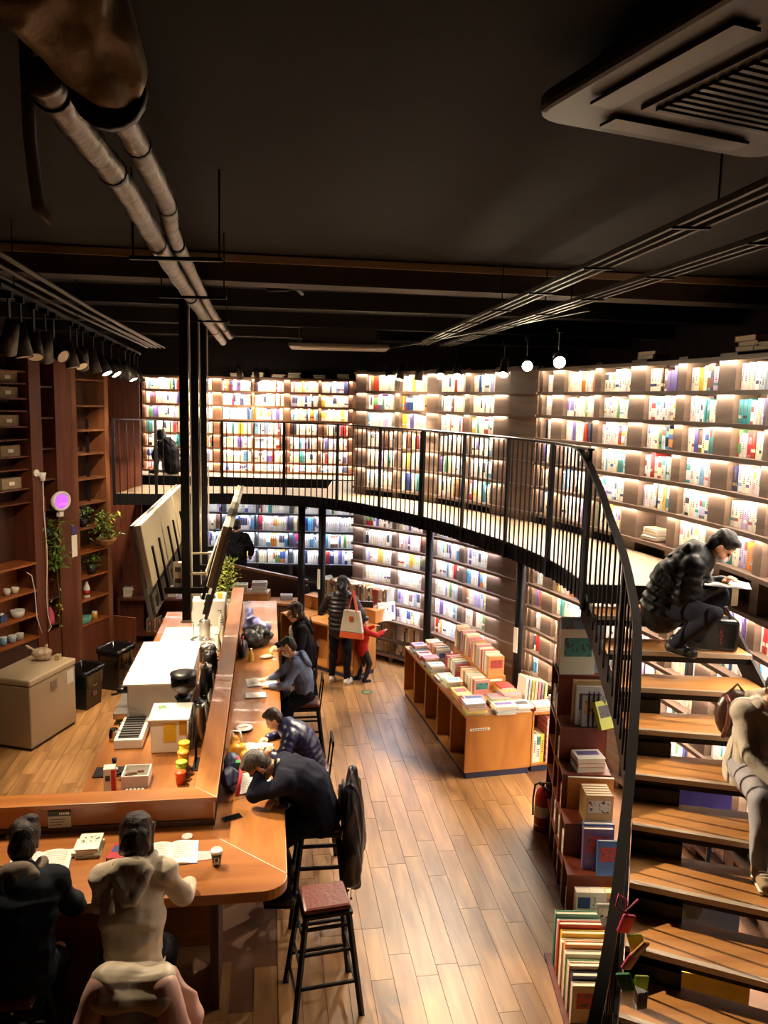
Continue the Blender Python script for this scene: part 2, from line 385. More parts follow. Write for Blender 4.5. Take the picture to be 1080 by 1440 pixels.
# ================================================================ BOOKCASES AND WALL BOOKS
PAL = [('white', '#efe9de', 36), ('cream', '#eadfc6', 30), ('pale grey', '#dad6cf', 14), ('pale blue', '#c3d3df', 6), ('pale pink', '#ead0ca', 6), ('pale yellow', '#ecdfb0', 5),
       ('red', '#a92a26', 4), ('dark blue', '#2b3f78', 4), ('teal', '#3c8c8b', 3), ('green', '#5d8f52', 3), ('purple', '#6d5a9c', 4), ('orange', '#cc7a35', 3), ('brown', '#7a5540', 3),
       ('black', '#26232a', 2), ('sky blue', '#5d9cc4', 4), ('lilac', '#b9a9cf', 4), ('yellow', '#d9b63a', 3)]
PALW = [p[2] for p in PAL]
def pick(r=rnd, warm=None):
    p = r.choices(PAL, PALW)[0]; return p[0], lin(p[1])
def book_mats():
    m = bpy.data.materials.new('book_cover'); m.use_nodes = True; nt = m.node_tree; b = nt.nodes['Principled BSDF']
    oi = nt.nodes.new('ShaderNodeObjectInfo'); nt.links.new(oi.outputs['Color'], b.inputs['Base Color']); b.inputs['Roughness'].default_value = .45
    m2 = bpy.data.materials.new('book_label'); m2.use_nodes = True; nt = m2.node_tree; b = nt.nodes['Principled BSDF']
    oi = nt.nodes.new('ShaderNodeObjectInfo'); rp = nt.nodes.new('ShaderNodeValToRGB'); rp.color_ramp.interpolation = 'CONSTANT'
    cols = ['#e9e2d3', '#a93a32', '#2e4a86', '#d9c9a0', '#3f8f88', '#6b5a99', '#c9a23c', '#33302f', '#dfd6c6', '#c47a84', '#7fa7c4']
    for i, c in enumerate(cols):
        e = rp.color_ramp.elements[i] if i < 2 else rp.color_ramp.elements.new(i / len(cols))
        e.position = i / len(cols); e.color = lin(c)
    nt.links.new(oi.outputs['Random'], rp.inputs['Fac'])
    # printed marks
    tc = nt.nodes.new('ShaderNodeTexCoord'); no = nt.nodes.new('ShaderNodeTexNoise'); no.inputs['Scale'].default_value = 9
    ad = nt.nodes.new('ShaderNodeVectorMath'); cb = nt.nodes.new('ShaderNodeCombineXYZ')
    for i in range(3): nt.links.new(oi.outputs['Random'], cb.inputs[i])
    ad.operation = 'MULTIPLY_ADD'; ad.inputs[1].default_value = (1, 1, 1)
    nt.links.new(tc.outputs['Generated'], ad.inputs[0]); sc = nt.nodes.new('ShaderNodeVectorMath'); sc.operation = 'SCALE'; sc.inputs['Scale'].default_value = 50
    nt.links.new(cb.outputs[0], sc.inputs[0]); nt.links.new(sc.outputs[0], ad.inputs[2]); nt.links.new(ad.outputs[0], no.inputs['Vector'])
    gt = nt.nodes.new('ShaderNodeMath'); gt.operation = 'GREATER_THAN'; gt.inputs[1].default_value = .58; nt.links.new(no.outputs['Fac'], gt.inputs[0])
    mx = nt.nodes.new('ShaderNodeMix'); mx.data_type = 'RGBA'; mx.inputs['B'].default_value = lin('#4a4550')
    nt.links.new(gt.outputs[0], mx.inputs['Factor']); nt.links.new(rp.outputs['Color'], mx.inputs['A']); nt.links.new(mx.outputs['Result'], b.inputs['Base Color']); b.inputs['Roughness'].default_value = .5
    m3 = bpy.data.materials.new('stuff_books'); m3.use_nodes = True; nt = m3.node_tree; b = nt.nodes['Principled BSDF']
    at = nt.nodes.new('ShaderNodeAttribute'); at.attribute_name = 'Col'; nt.links.new(at.outputs['Color'], b.inputs['Base Color']); b.inputs['Roughness'].default_value = .5
    return m, m2, m3
M_cover, M_label, M_stuff = book_mats()
GL = {0: (.35, 6), 1: (.45, 6), 2: (.06, 2), 3: (.2, 4), 4: (.55, 0)}
def spine_book(variant):
    """unit book standing, spine towards -y: x thickness, y depth, z height (0..1)"""
    m = MB()
    # hard cover shell: two boards and a spine, page block recessed
    m.b2((-.5, 0, 0), (-.40, 1, 1)).b2((.40, 0, 0), (.5, 1, 1))
    zs = [(0, 1, 0)] if variant == 0 else {1: [(0, .22, 0), (.22, .34, 1), (.34, 1, 0)], 2: [(0, .3, 0), (.3, .85, 1), (.85, 1, 0)], 3: [(0, .62, 0), (.62, .92, 1), (.92, 1, 0)], 4: [(0, .12, 1), (.12, .5, 0), (.5, .75, 1), (.75, 1, 0)]}[variant]
    for z0, z1, mi in zs: m.b2((-.5, -.03, z0), (.5, 0, z1), mi)
    m.b2((-.40, 0, .02), (.40, .97, .97), 2)
    for q in range(GL[variant][1]): zz = GL[variant][0] + q * .075; m.quad((-.22, -.034, zz), (.22, -.034, zz), (.22, -.034, zz + .05), (-.22, -.034, zz + .05), 3)
    return m.mesh('book', [M_cover, M_label, M_page, mat('spine_ink', '#6a5f62', .6)])
SPINE = [spine_book(i) for i in range(5)]
def book(x, y, z, ang, w, d, h, colr, label, group, variant=None, tilt=0.0, cat='book', name='book'):
    o = link(name, SPINE[rnd.choice((0, 0, 0, 1, 1, 3, 4)) if variant is None else variant]); o.location = (x, y, z); o.rotation_euler = (0, tilt, ang); o.scale = (w, d, h)
    o.color = colr; return tag(o, label, cat, group)
stuff = MB()    # all books past the 300 nearest of the wall
def stuff_book(p, d, nrm, w, dep, h, z, c, c2, lay):
    """box book at front-left corner p, d along the shelf, nrm towards the room"""
    def P(a, b, zz): q = p + d * a - nrm * b; return (q.x, q.y, zz)
    a, b, e, f = P(0, 0, z), P(w, 0, z), P(w, dep, z), P(0, dep, z)
    zs = {0: [(0, 1, c)], 1: [(0, .25, c), (.25, .38, c2), (.38, 1, c)], 2: [(0, .3, c), (.3, .85, c2), (.85, 1, c)], 3: [(0, .6, c), (.6, .9, c2), (.9, 1, c)]}[lay]
    for z0, z1, cc in zs: stuff.quad(P(0, 0, z + h * z0), P(w, 0, z + h * z0), P(w, 0, z + h * z1), P(0, 0, z + h * z1), 0, cc)
    if lay in (0, 3): stuff.quad(P(w * .3, -.002, z + h * .38), P(w * .7, -.002, z + h * .38), P(w * .7, -.002, z + h * .82), P(w * .3, -.002, z + h * .82), 0, tuple(v * .55 for v in c[:3]) + (1,))
    t = [P(0, 0, z + h), P(w, 0, z + h), P(w, dep, z + h), P(0, dep, z + h)]
    stuff.quad(*t, 0, lin('#d8ccb4')); stuff.quad(f, a, t[0], t[3], 0, c); stuff.quad(b, e, t[2], t[1], 0, c); stuff.quad(e, f, t[3], t[2], 0, c)
def wall_bookcase(name, label, line, zs, bays, ups, dep, t0, t1, led, cool_below=None, zbase=.0, ztop=None, panel=M_shelf, inside=1, ledend=None):
    """line walks so that the room lies on its `inside` side (+1 left of walking direction, -1 right)"""
    mid = line.off((t0 + t1) / 2, 0, 0); T = thing(name, label, 'bookcase', tuple(mid)); O = mid
    ztop = ztop or zs[0] + .03
    def strip(o0, o1, z0, z1, nm, mt, a=t0, b=t1):
        m = MB(); A = line.sub(a, b, o0 * inside); B = line.sub(a, b, o1 * inside); n = len(A)
        for i in range(n - 1):
            vs = [A[i], A[i + 1], B[i + 1], B[i]]; vv = [(p.x - O.x, p.y - O.y, z) for z in (z0, z1) for p in vs]
            fs = [(0, 1, 2, 3), (7, 6, 5, 4), (3, 2, 6, 7), (1, 0, 4, 5)] + ([(0, 3, 7, 4)] if i == 0 else []) + ([(2, 1, 5, 6)] if i == n - 2 else [])
            if inside * (o1 - o0) < 0: fs = [f[::-1] for f in fs]
            m.add(vv, fs)
        return m.build(nm, mt, T)
    for z in zs:
        b = strip(0.012, -dep, z, z + .028, 'shelf_board', panel); strip(.016, .012, z - .014, z + .028, 'shelf_lip', panel)
        if z - .3 > zbase - .2 and z > .9 and abs(z - ZS_UP[6]) > .01: strip(-.004, -.018, z - .009, z - .0005, 'led_strip', (M_ledc if (cool_below and z < cool_below) else M_led), t0 + .04, ledend or (t1 - .10))
    strip(-dep, -dep - .03, zbase, ztop, 'back_panel', panel)
    for (a, b) in ups:
        p = [line.off(a, -.03 * inside), line.off(b, -.03 * inside), line.off(b, -dep * inside), line.off(a, -dep * inside)]
        MB().prism([(q.x - O.x, q.y - O.y) for q in p], zbase, ztop).build('upright', panel, T)
    return T
ZS_UP = [kz(z) for z in (4.86, 4.575, 4.30, 4.02, 3.73, 3.43, 3.10)]; ZS_LO = [kz(z) for z in (2.78, 2.49, 2.20, 1.92, 1.63, 1.34, 1.05, .75)] + [.12]; ZTOP = ZS_UP[0] + .06
BAY_A = [(.212, .764), (.843, 1.35), (1.574, 2.125), (2.23, 2.731)]; UP_A = [(.0, .212), (.764, .843), (1.35, 1.574), (2.125, 2.23), (2.731, 3.04)]
BAY_B = [(.476, 1.068), (1.17, 1.667), (1.906, 2.385), (2.512, 2.962), (3.197, 3.636), (3.748, 4.18)]
UP_B = [(.0, .06), (.26, .476), (1.068, 1.17), (1.667, 1.906), (2.385, 2.512), (2.962, 3.197), (3.636, 3.748), (4.18, 4.42), (4.9, 5.0)]
kk = lambda L: [ku(*p) for p in L]
BAY_A, UP_A, BAY_B, UP_B = kk(BAY_A), kk(UP_A), kk(BAY_B), kk(UP_B)
# walking from far to near, the room lies on the right hand: inside = -1
CA = wall_bookcase('wall_bookcase', 'tall curved bookcase wall with glowing shelves behind the walkway bend', LA, ZS_UP + ZS_LO, BAY_A, UP_A, .30, 0, LA.L, M_led, 2.75, 0, ZTOP, inside=-1)
CB = wall_bookcase('wall_bookcase', 'tall curved bookcase wall with glowing shelves on the right behind the stairs', LB, ZS_UP + ZS_LO, BAY_B, UP_B, .30, 0, LB.L, M_led, None, 0, ZTOP, inside=-1)
# pier joining both walls
a, b = LA.off(LA.L, .0), LB.off(0, 0)
o = MB().prism([(a.x, a.y), (b.x, b.y), (b.x + .35, b.y + .3), (a.x + .3, a.y + .35)], 0, ZTOP).build('pier_panel', M_shelf, CA); o.location = -Vector(CA.location)
for z in ZS_UP + ZS_LO:
    o = MB().prism([(a.x - .03, a.y - .04), (b.x - .03, b.y - .04), (b.x + .1, b.y + .1), (a.x + .1, a.y + .1)], z, z + .028).build('corner_shelf', M_shelf, CA); o.location = -Vector(CA.location)
BAY_A = BAY_A; BROWS = ['top', 'second', 'third', 'fourth', 'fifth', 'sixth', 'seventh']
nwall = 0
def jit(c, r): f = r.uniform(.72, 1.0); g = r.uniform(-.03, .03); return (max(0, min(1, c[0] * f + g)), c[1] * f, max(0, min(1, c[2] * f - g)), 1)
def fill(line, bay, z, hmax, indiv=None, dep=.185, inset=.095, tw=(.022, .055), full=.95, r=rnd, names=None):
    global nwall
    s = bay[0] + .012; end = bay[0] + (bay[1] - bay[0]) * full; k = 0
    while s < end:
        run = r.choice((1, 1, 2, 3)); nm, c = pick(r); c2 = pick(r)[1] if r.random() < .8 else lin('#35324a'); lay = r.choice((0, 0, 0, 1, 3, 2)); h = hmax * r.uniform(.82, .985); w0 = r.uniform(*tw) * (1.25 if indiv else 1)
        for _ in range(run):
            if s + w0 > bay[1] - .012: s = end + 1; break
            p, d = line.at(s); nrm = Vector((d.y, -d.x, 0))       # to the room (right of the walk)
            if indiv:
                q = p + d * (w0 / 2) - nrm * (inset + r.uniform(-.012, .012)); ang = math.atan2(d.y, d.x)
                book(q.x, q.y, z, ang, w0 * .94, dep, h * r.uniform(.96, 1.0), jit(c, r), '%s book, %s from the left, %s row, %s' % (nm, ordn(k), indiv[0], indiv[1]), 'books on the right wall'); nwall += 1
            else: stuff_book(p - nrm * (inset + r.uniform(-.012, .012)), d, nrm, w0 * .93, dep, h * r.uniform(.95, 1.0), z, jit(c, r), c2, lay)
            s += w0; k += 1
BN = ['bay beside the wall pier', 'second bay from the pier', 'third bay from the pier', 'fourth bay from the pier', 'fifth bay from the pier', 'bay at the right picture edge']
for i, (zt, zb) in enumerate(zip(ZS_UP, ZS_UP[1:])):
    for j, bay in enumerate(BAY_B[:5]):
        if i == 5 and j == 2: continue      # cell with lying stacks
        fill(LB, bay, zb + .028, zt - zb - .04, (BROWS[i] + ' shelf', BN[j]) if j > 0 else None, full=rnd.choice((1, 1, .95, .85)))
    fill(LB, BAY_B[5], zb + .028, zt - zb - .04); fill(LB, (.08, .27), zb + .028, zt - zb - .04, tw=(.03, .05))
    for bay in BAY_A: fill(LA, bay, zb + .028, zt - zb - .04, full=rnd.choice((1, 1, .8)))
for zt, zb in zip(ZS_LO, ZS_LO[1:]):
    for bay in BAY_A: fill(LA, bay, zb + .028, zt - zb - .04, full=rnd.choice((1, 1, .9)))
    for bay in BAY_B: fill(LB, bay, zb + .028, zt - zb - .04)
    fill(LB, (.08, .27), zb + .028, zt - zb - .04)
# straight book wall at the back: upper storey and ground storey
LW = Line([Vector((-5.19, 16.72, 0)), Vector((-.44, 16.72, 0))])
ZW = [kz(z) for z in (4.82, 4.56, 4.29, 4.02, 3.74, 3.47, 3.20, 3.02)]
UPW = [(0, .05), (1.36, 1.53), (2.12, 2.16), (2.74, 2.85), (3.41, 3.45), (4.0, 4.06), (4.27, 4.32)]; BAYW = [(.05, .70), (.72, 1.36), (1.53, 2.12), (2.16, 2.74), (2.85, 3.41), (3.45, 4.0)]; UPW, BAYW = kk(UPW), kk(BAYW)
wall_bookcase('back_bookcase', 'straight lit bookcase across the rear platform upstairs', LW, ZW, BAYW, UPW, .32, 0, LW.L, M_led, None, MZ, ZW[0] + .04, wood('shelf_warm', '#6f4a34', '#8e6247', .5, (1.5, 9, 9)), inside=-1)
LV = Line([Vector((-5.1, 17.15, 0)), Vector((-.2, 17.15, 0))])
ZV = [2.66, 2.29, 1.91, 1.52, 1.15, .78, .4, .1]
UPV = [(0, .05), (.75, .79), (1.5, 1.58), (2.26, 2.3), (3.0, 3.08), (3.72, 3.76), (4.5, 4.56)]; BAYV = [(u[1], v[0]) for u, v in zip(UPV, UPV[1:])]
wall_bookcase('back_bookcase', 'straight cool lit bookcase at the back of the ground floor', LV, ZV, BAYV, UPV, .32, 0, LV.L, M_led, 9, 0, 2.68, mat('shelf_steel', '#6d7078', .4, .3), inside=-1)
for zt, zb in zip(ZW, ZW[1:]):
    for bay in BAYW: fill(LW, bay, zb + .028, zt - zb - .035, tw=(.02, .045))
for zt, zb in zip(ZV[:5], ZV[1:6]):
    for bay in BAYV: fill(LV, bay, zb + .028, zt - zb - .035, tw=(.025, .06))
tag(stuff.build('shelf_books', M_stuff, colattr=True), 'countless book spines packing the far and lower wall shelves', 'books', kind='stuff')
# lying stacks in the gap cells of the upper walls
def flat_stack(x, y, z, ang, n, w, d, nmpos, group, th=(.012, .03), jitter=.02, cols=None, r=rnd):
    for k in range(n):
        t = r.uniform(*th); nm, c = cols[k % len(cols)] if cols else pick(r)
        if cols: c = lin(c)
        flat_book(x + r.uniform(-jitter, jitter), y + r.uniform(-jitter, jitter), z, ang + r.uniform(-.08, .08), w * r.uniform(.92, 1.05), d * r.uniform(.92, 1.05), t, c,
                  ('%s book lying %s' % (nm, nmpos)) if n == 1 else '%s book, %s from the bottom, %s' % (nm, ordn(k), nmpos), group, name='magazine')  # books in these flat piles are named magazine as well
        z += t + .0005
    return z
def lying_book():
    m = MB(); m.b2((-.5, -.5, 0), (.5, .5, .1)); m.b2((-.5, -.5, .9), (.5, .5, 1)); m.b2((-.5, -.5, .1), (-.47, .5, .9)); m.b2((-.47, -.48, .1), (.48, .48, .9), 2)
    m.quad((-.40, -.1, 1.003), (.40, -.1, 1.003), (.40, .32, 1.003), (-.40, .32, 1.003), 1)
    return m.mesh('book', [M_cover, M_label, M_page])
LYING = lying_book()
def flat_book(x, y, z, ang, w, d, t, c, label, group, name='book', cat='book'):
    o = link(name, LYING); o.location = (x, y, z); o.rotation_euler.z = ang; o.scale = (w, d, t); o.color = c; return tag(o, label, cat, group)
p, d = LB.at(2.1 * KU); nrm = Vector((d.y, -d.x, 0)); q = p - nrm * .12
flat_stack(q.x, q.y, ZS_UP[6] + .029, math.atan2(d.y, d.x), 5, .24, .17, 'of the white pile behind the black-coated reader', 'books lying in the wall shelf', cols=[('pink', '#d98d86'), ('white', '#e9e4da'), ('white', '#e2ddd2'), ('white', '#eeeae0'), ('cream', '#e6dcc4')], th=(.02, .035))
# ================================================================ COFFEE BAR
def bth(name, label, cat, a=0, b=0, z=0, rz=0, group=None): return thing(name, label, cat, tuple(BW(a, b, z)), TH + rz, group)
t = bth('bar_partition', 'brown wooden partition with flat cap around the coffee bar', 'partition')
MB().b2((-.13, 0, 0), (-.01, 7.0, 1.262)).build('panel', M_ceda, t); MB().b2((-3.3, -.03, 0), (-.01, .08, 1.262)).build('panel', M_oakx, t)
MB().prism([(-.17, .12), (.02, -.07), (.02, 7.0), (-.17, 7.0)], 1.262, 1.30).build('cap', M_oak, t, bevel=.004)
MB().prism([(-3.3, -.07), (.02, -.07), (-.17, .12), (-3.3, .12)], 1.262, 1.30).build('cap', M_oakx, t, bevel=.004)
MB().b2((-3.3, -.045, 1.05), (0.0, -.03, 1.10)).build('kick_rail', M_dark, t)
t = bth('reading_ledge', 'L-shaped wooden reading counter with rounded corner', 'counter')
MB().prism([(.0, -.2), (.56, -.765), (.56, 7.05), (.0, 7.05)], .97, 1.05).build('ledge_board', M_oak, t, bevel=.006)
cor = [(.56 - .18 + .18 * math.cos(R(k)), -.95 + .18 + .18 * math.sin(R(k))) for k in range(0, -91, -15)]
MB().prism([(-3.3, -.04), (.0, -.04), (.0, -.2), (.5598, -.766)] + cor[1:] + [(-3.3, -.95)], .97, 1.05).build('ledge_board', M_oakx, t, bevel=.006)
for a, b, w, d in ((.04, -.5, .06, .5), (-1.6, -.5, .06, .5), (.22, 2.2, .34, .05), (.22, 4.6, .34, .05), (.22, 6.9, .34, .05)):
    MB().box((a, b, .485), (w, d, .97)).build('leg_panel', M_dark, t)
t = bth('work_counter', 'long oak work counter behind the bar full of coffee gear', 'counter')
MB().b2((-1.24, .12, .86), (-.14, 7.0, .90)).build('worktop', M_oak, t, bevel=.004)
for k in range(6): MB().b2((-1.2, .14 + k * 1.14, .0), (-.15, .14 + k * 1.14 + 1.12, .858)).build('cabinet_body', M_ceda, t)
ZC = .90
# espresso machine
t = bth('espresso_machine', 'long white espresso machine with wide flat top on the bar counter', 'coffee machine', -.78, 3.05, ZC)
MB().b2((-.30, -.72, .06), (.34, .72, .46)).build('body', M_white, t, bevel=.02)
MB().b2((-.34, -.75, .46), (.36, .75, .485)).build('top_panel', mat('warm_white_enamel', '#f2e9da', .35), t, bevel=.008)
MB().b2((-.46, -.66, .06), (-.30, .66, .12)).build('drip_tray', M_steel, t)
for k in (-.4, .1, .5):
    MB().tube([(-.36, k, .36), (-.36, k, .27)], .035, 14).build('group_head', M_chrome, t, True)
    MB().tube([(-.36, k, .27), (-.52, k - .02, .25)], .014, 8).build('portafilter', M_blk, t, True)
for k in (-.70, -.62, .2): MB().tube([(-.30, k, .40), (-.40, k, .40)], .032, 12).build('knob', M_blk, t, True)
for x in (-.22, .26):
    for y in (-.6, .6): MB().tube([(x, y, 0), (x, y, .06)], .025, 10).build('foot', M_blk, t)
for k in range(4): MB().b2((-.345, -.74 + k * .37, .487), (-.33, -.74 + k * .37 + .33, .51)).build('cup_rail', M_chrome, t)
# grinder
t = bth('coffee_grinder', 'coffee grinder with glass bean hopper beside the espresso machine', 'grinder', -.47, 2.18, ZC)
MB().lathe([(.08, 0), (.085, .05), (.07, .12), (.07, .34), (.095, .38)], 20).build('body', M_blk, t, True)
MB().lathe([(.05, .38), (.07, .42), (.135, .50), (.135, .62), (.13, .62), (.13, .505), (.066, .43), (.046, .39)], 24).build('hopper', M_glass, t, True)
MB().lathe([(.04, .395), (.06, .43), (.118, .50), (.118, .53), (0.0, .535)], 20).build('beans', mat('coffee_beans', '#3a1d10', .6, var=.6, bump=.8, scale=120), t)
MB().lathe([(.14, .62), (.14, .64), (.06, .65), (0, .65)], 24).build('lid', M_blk, t, True)
# water box with yellow note
t = bth('filter_cabinet', 'cream upright machine box with yellow notes taped to its side', 'machine', -.57, 1.82, ZC)
MB().b2((-.17, -.19, 0), (.19, .22, .34)).build('body', M_cream, t, bevel=.012); MB().b2((-.19, -.21, .34), (.21, .24, .36)).build('top', M_white, t, bevel=.005)
MB().box((.02, -.1935, .22), (.12, .004, .19)).build('note', mat('note_yellow', '#e0b52a', .7, var=.15, scale=60), t)
MB().box((.15, -.1925, .26), (.075, .003, .14)).build('note', mat('note_amber', '#d0952b', .7), t)
o = MB().b2((-.06, -.075, 0), (.075, .06, .004)).build('paper_packet', M_cream, bpy.data.objects.get('x')); o.location = BW(-.66, 1.93, ZC + .362); o.rotation_euler.z = .5; tag(o, 'white paper packet with green print on the cream machine', 'packet')
g = MB().b2((-.04, -.04, .004), (.04, .04, .007)).build('green_print', mat('print_green', '#6f9a5a', .7), o)
# brewer, tray, boxes
t = bth('brew_rack', 'low white brewing rack with dark grill on the bar counter', 'machine', -.98, 2.06, ZC)
MB().b2((-.14, -.3, 0), (.14, .3, .10)).build('body', M_white, t, bevel=.01); MB().b2((-.1, -.26, .1), (.1, .26, .112)).build('grill', M_dgray, t)
for k in range(9): MB().b2((-.1, -.25 + k * .06, .112), (.1, -.235 + k * .06, .12)).build('grill_bar', M_blk, t)
def jug(a, b, r, h, m, label, name='milk_jug', cat='jug', lid=None, z=ZC):
    t = bth(name, label, cat, a, b, z)
    MB().lathe([(r * .95, 0), (r, .01), (r, h * .55), (r * .82, h * .85), (r * .86, h), (r * .8, h), (r * .76, h * .84), (r * .9, h * .5), (r * .85, .015), (0, .012)], 20).build('body', m, t, True)
    MB().tube([(r * .9, 0, h * .85), (r * 1.5, 0, h * .8), (r * 1.55, 0, h * .45), (r * .98, 0, h * .25)], .008, 8).build('handle', m, t, True)
    if lid: MB().lathe([(r * .87, h), (r * .85, h + .012), (r * .2, h + .025), (r * .18, h + .05), (0, h + .05)], 20).build('lid', lid, t, True)
    return t
jug(-1.16, 2.0, .05, .12, M_chrome, 'small chrome milk jug at the edge of the bar counter')
jug(-1.10, 2.2, .045, .1, M_chrome, 'small chrome milk jug behind another jug by the brewing rack')
t = bth('coffee_tamper', 'coffee tamper with dark handle standing on a rubber mat', 'tamper', -1.02, 1.28, ZC + .012)
MB().tube([(0, 0, 0), (0, 0, .03)], .035, 16).build('base', M_steel, t, True); MB().lathe([(.012, .03), (.012, .06), (.022, .09), (.022, .12), (0, .13)], 14).build('handle', mat('navy_handle', '#20223a', .35), t, True)
o = MB().b2((-.16, -.1, 0), (.16, .1, .012)).build('rubber_mat', M_blk); o.location = BW(-1.04, 1.26, ZC); o.rotation_euler.z = TH; tag(o, 'black rubber tamping mat on the bar counter', 'mat')
t = bth('portafilter', 'loose portafilter with black handle lying beside the tamper', 'portafilter', -.92, 1.12, ZC + .012)
MB().tube([(0, 0, .02), (0, 0, .05)], .036, 16).build('basket', M_chrome, t, True); MB().tube([(-.03, 0, .04), (-.17, -.02, .03)], .014, 10).build('handle', M_blk, t, True)
t = bth('white_tray_box', 'white plastic box with brown scraps on the bar counter', 'box', -.78, 1.06, ZC)
MB().b2((-.12, -.12, 0), (.12, .12, .012)).b2((-.12, -.12, .012), (.12, -.108, .11)).b2((-.12, .108, .012), (.12, .12, .11)).b2((-.12, -.108, .012), (-.108, .108, .11)).b2((.108, -.108, .012), (.12, .108, .11)).build('tub', M_white, t)
for k in range(6): MB().box((rnd.uniform(-.07, .07), rnd.uniform(-.07, .07), .07 + .004 * k), (.06, .03, .012), rnd.random() * 3).build('scrap', mat('scrap_brown', '#5a3a22', .8), t)
t = bth('milk_carton', 'white and red drink carton standing at the near end of the counter', 'carton', -.98, .86, ZC, .12)
MB().b2((-.05, -.05, 0), (.05, .05, .25)).build('box', M_white, t); MB().b2((.014, -.0515, 0), (.0515, .0515, .24)).build('red_band', mat('print_red', '#c33127', .5), t); MB().b2((-.035, -.0525, .14), (.005, -.05, .19)).build('print', mat('print_dark', '#3c3a38', .6), t)
t = bth('knock_box', 'black slotted plastic holder beside the drink carton', 'holder', -.76, .72, ZC)
MB().b2((-.10, -.08, 0), (.10, .08, .035)).build('base', M_blk, t); MB().b2((-.08, -.0, .035), (.10, .08, .07)).build('base', M_blk, t)
for k in range(5):
    MB().b2((-.085 + k * .036, -.07, .0352), (-.062 + k * .036, -.02, .038)).build('slot', M_gray, t); MB().b2((-.07 + k * .034, .015, .0702), (-.05 + k * .034, .065, .073)).build('slot', M_gray, t)
def cup_stack(a, b, c, label, r=.042, h=.1, z=ZC):
    t = bth('paper_cup', label, 'cup', a, b, z); m = mat('cup_' + c.strip('#'), c, .5)
    MB().lathe([(r * .75, 0), (r, h), (r * .96, h), (r * .72, .006), (0, .006)], 18).build('cup', m, t, True); MB().lathe([(r * 1.08, h * .96), (r * 1.08, h * 1.05), (0, h * 1.07)], 18).build('lid', m, t, True)
for k, (c, n) in enumerate((('#e0541f', 'orange red'), ('#9ec23a', 'green'), ('#e48a1c', 'orange'), ('#ecc21c', 'yellow'))):
    cup_stack(-.38, .98 + k * .12, c, '%s lidded tub in the row of tubs behind the cap' % n, .05, .11 + .04 * k)
t = bth('wire_rack', 'black wire holder with bent steel prongs by the coloured tubs', 'rack', -.27, 1.35, ZC)
for k in range(4): MB().tube([(0, k * .06 - .1, 0), (0, k * .06 - .1, .32), (.02, k * .06 - .1, .36)], .005, 6).build('prong', M_blk, t)
MB().b2((-.03, -.14, 0), (.03, .14, .012)).build('base', M_blk, t)
# papers by the corner
for k, (a, b, rz, c, n) in enumerate(((-.40, .42, .35, '#efe8d8', 'cream paper sheets lying behind the corner of the cap'), (-.62, .46, -.3, '#e7e3da', 'white heart shaped box lid behind the front cap'), (-.24, .45, .1, '#c0262c', 'red folder under cream paper behind the corner cap'))):
    z = ZC + .001 + (.028 if k == 0 else 0); o = MB().prism([(-.16, -.12), (.12, -.13), (.17, .04), (.05, .13), (-.12, .1)] if k == 0 else [(.09 * math.cos(q * .63) * (1.1 if q % 5 else .8), .08 * math.sin(q * .63)) for q in range(10)] if k == 1 else [(-.14, -.1), (.1, -.1), (.1, .12), (-.14, .12)], 0, .026).build('paper_sheets' if k == 0 else 'box_lid' if k == 1 else 'red_folder', mat('pap%d' % k, c, .7)); o.location = BW(a, b, z); o.rotation_euler.z = TH + rz; tag(o, n, ['paper', 'lid', 'folder'][k])
# far part of the counter: sinks, pots, kettles
t = bth('sink', 'round steel sink basins set in the white worktop end', 'sink', -.72, 5.2, ZC)
MB().b2((-.42, -.6, 0), (.4, .85, .012)).build('deck', M_white, t)
for y in (-.1, .45): MB().lathe([(.17, .006), (.18, .020), (.165, .022), (.13, .016), (0, .014)], 24, (-.2, y, 0)).build('basin', M_white, t, True)
MB().tube([(.05, .2, .012), (.05, .2, .26), (-.03, .2, .3), (-.12, .2, .27), (-.13, .2, .22)], .012, 10).build('tap', M_chrome, t, True)
def pot(a, b, r, h, m, label, name='pot', cat='pot', z=ZC, lid=True):
    t = bth(name, label, cat, a, b, z); MB().lathe([(r * .96, 0), (r, .01), (r, h), (r * 1.04, h), (r * 1.04, h + .01), (r * .94, h + .01), (r * .94, .02), (0, .018)], 24).build('body', m, t, True)
    if lid: MB().lathe([(r * 1.0, h + .01), (r * .8, h + .03), (r * .12, h + .04), (r * .12, h + .07), (0, h + .07)], 24).build('lid', M_steel, t, True)
    for s in (-1, 1): MB().tube([(s * r * .98, -.03, h * .8), (s * r * 1.2, -.03, h * .8), (s * r * 1.2, .03, h * .8), (s * r * .98, .03, h * .8)], .007, 6).build('handle', m, t, True)
pot(-.40, 4.45, .11, .20, M_blk, 'black cooking pot behind the espresso machine', z=ZC)
pot(-.55, 4.95, .12, .13, M_white, 'white round rice cooker with dark lid on the far counter', 'rice_cooker', 'cooker', z=ZC + .012)
pot(-.50, 5.35, .08, .28, M_steel, 'tall steel canister standing by the sink', 'canister', 'canister', z=ZC + .012)
jug(-.33, 3.95, .10, .26, M_blk, 'black thermos jug against the partition behind the machine', 'thermos_jug', 'jug', M_blk)
jug(-.34, 4.25, .09, .24, M_dgray, 'dark grey kettle against the partition', 'kettle', 'kettle', M_blk)
jug(-.30, 3.0, .08, .42, M_blk, 'tall black dispenser between machine and partition', 'dispenser', 'dispenser', M_steel)
jug(-.29, 1.95, .07, .40, M_steel, 'steel canister with cloth beside the grinder', 'canister', 'canister', M_blk)
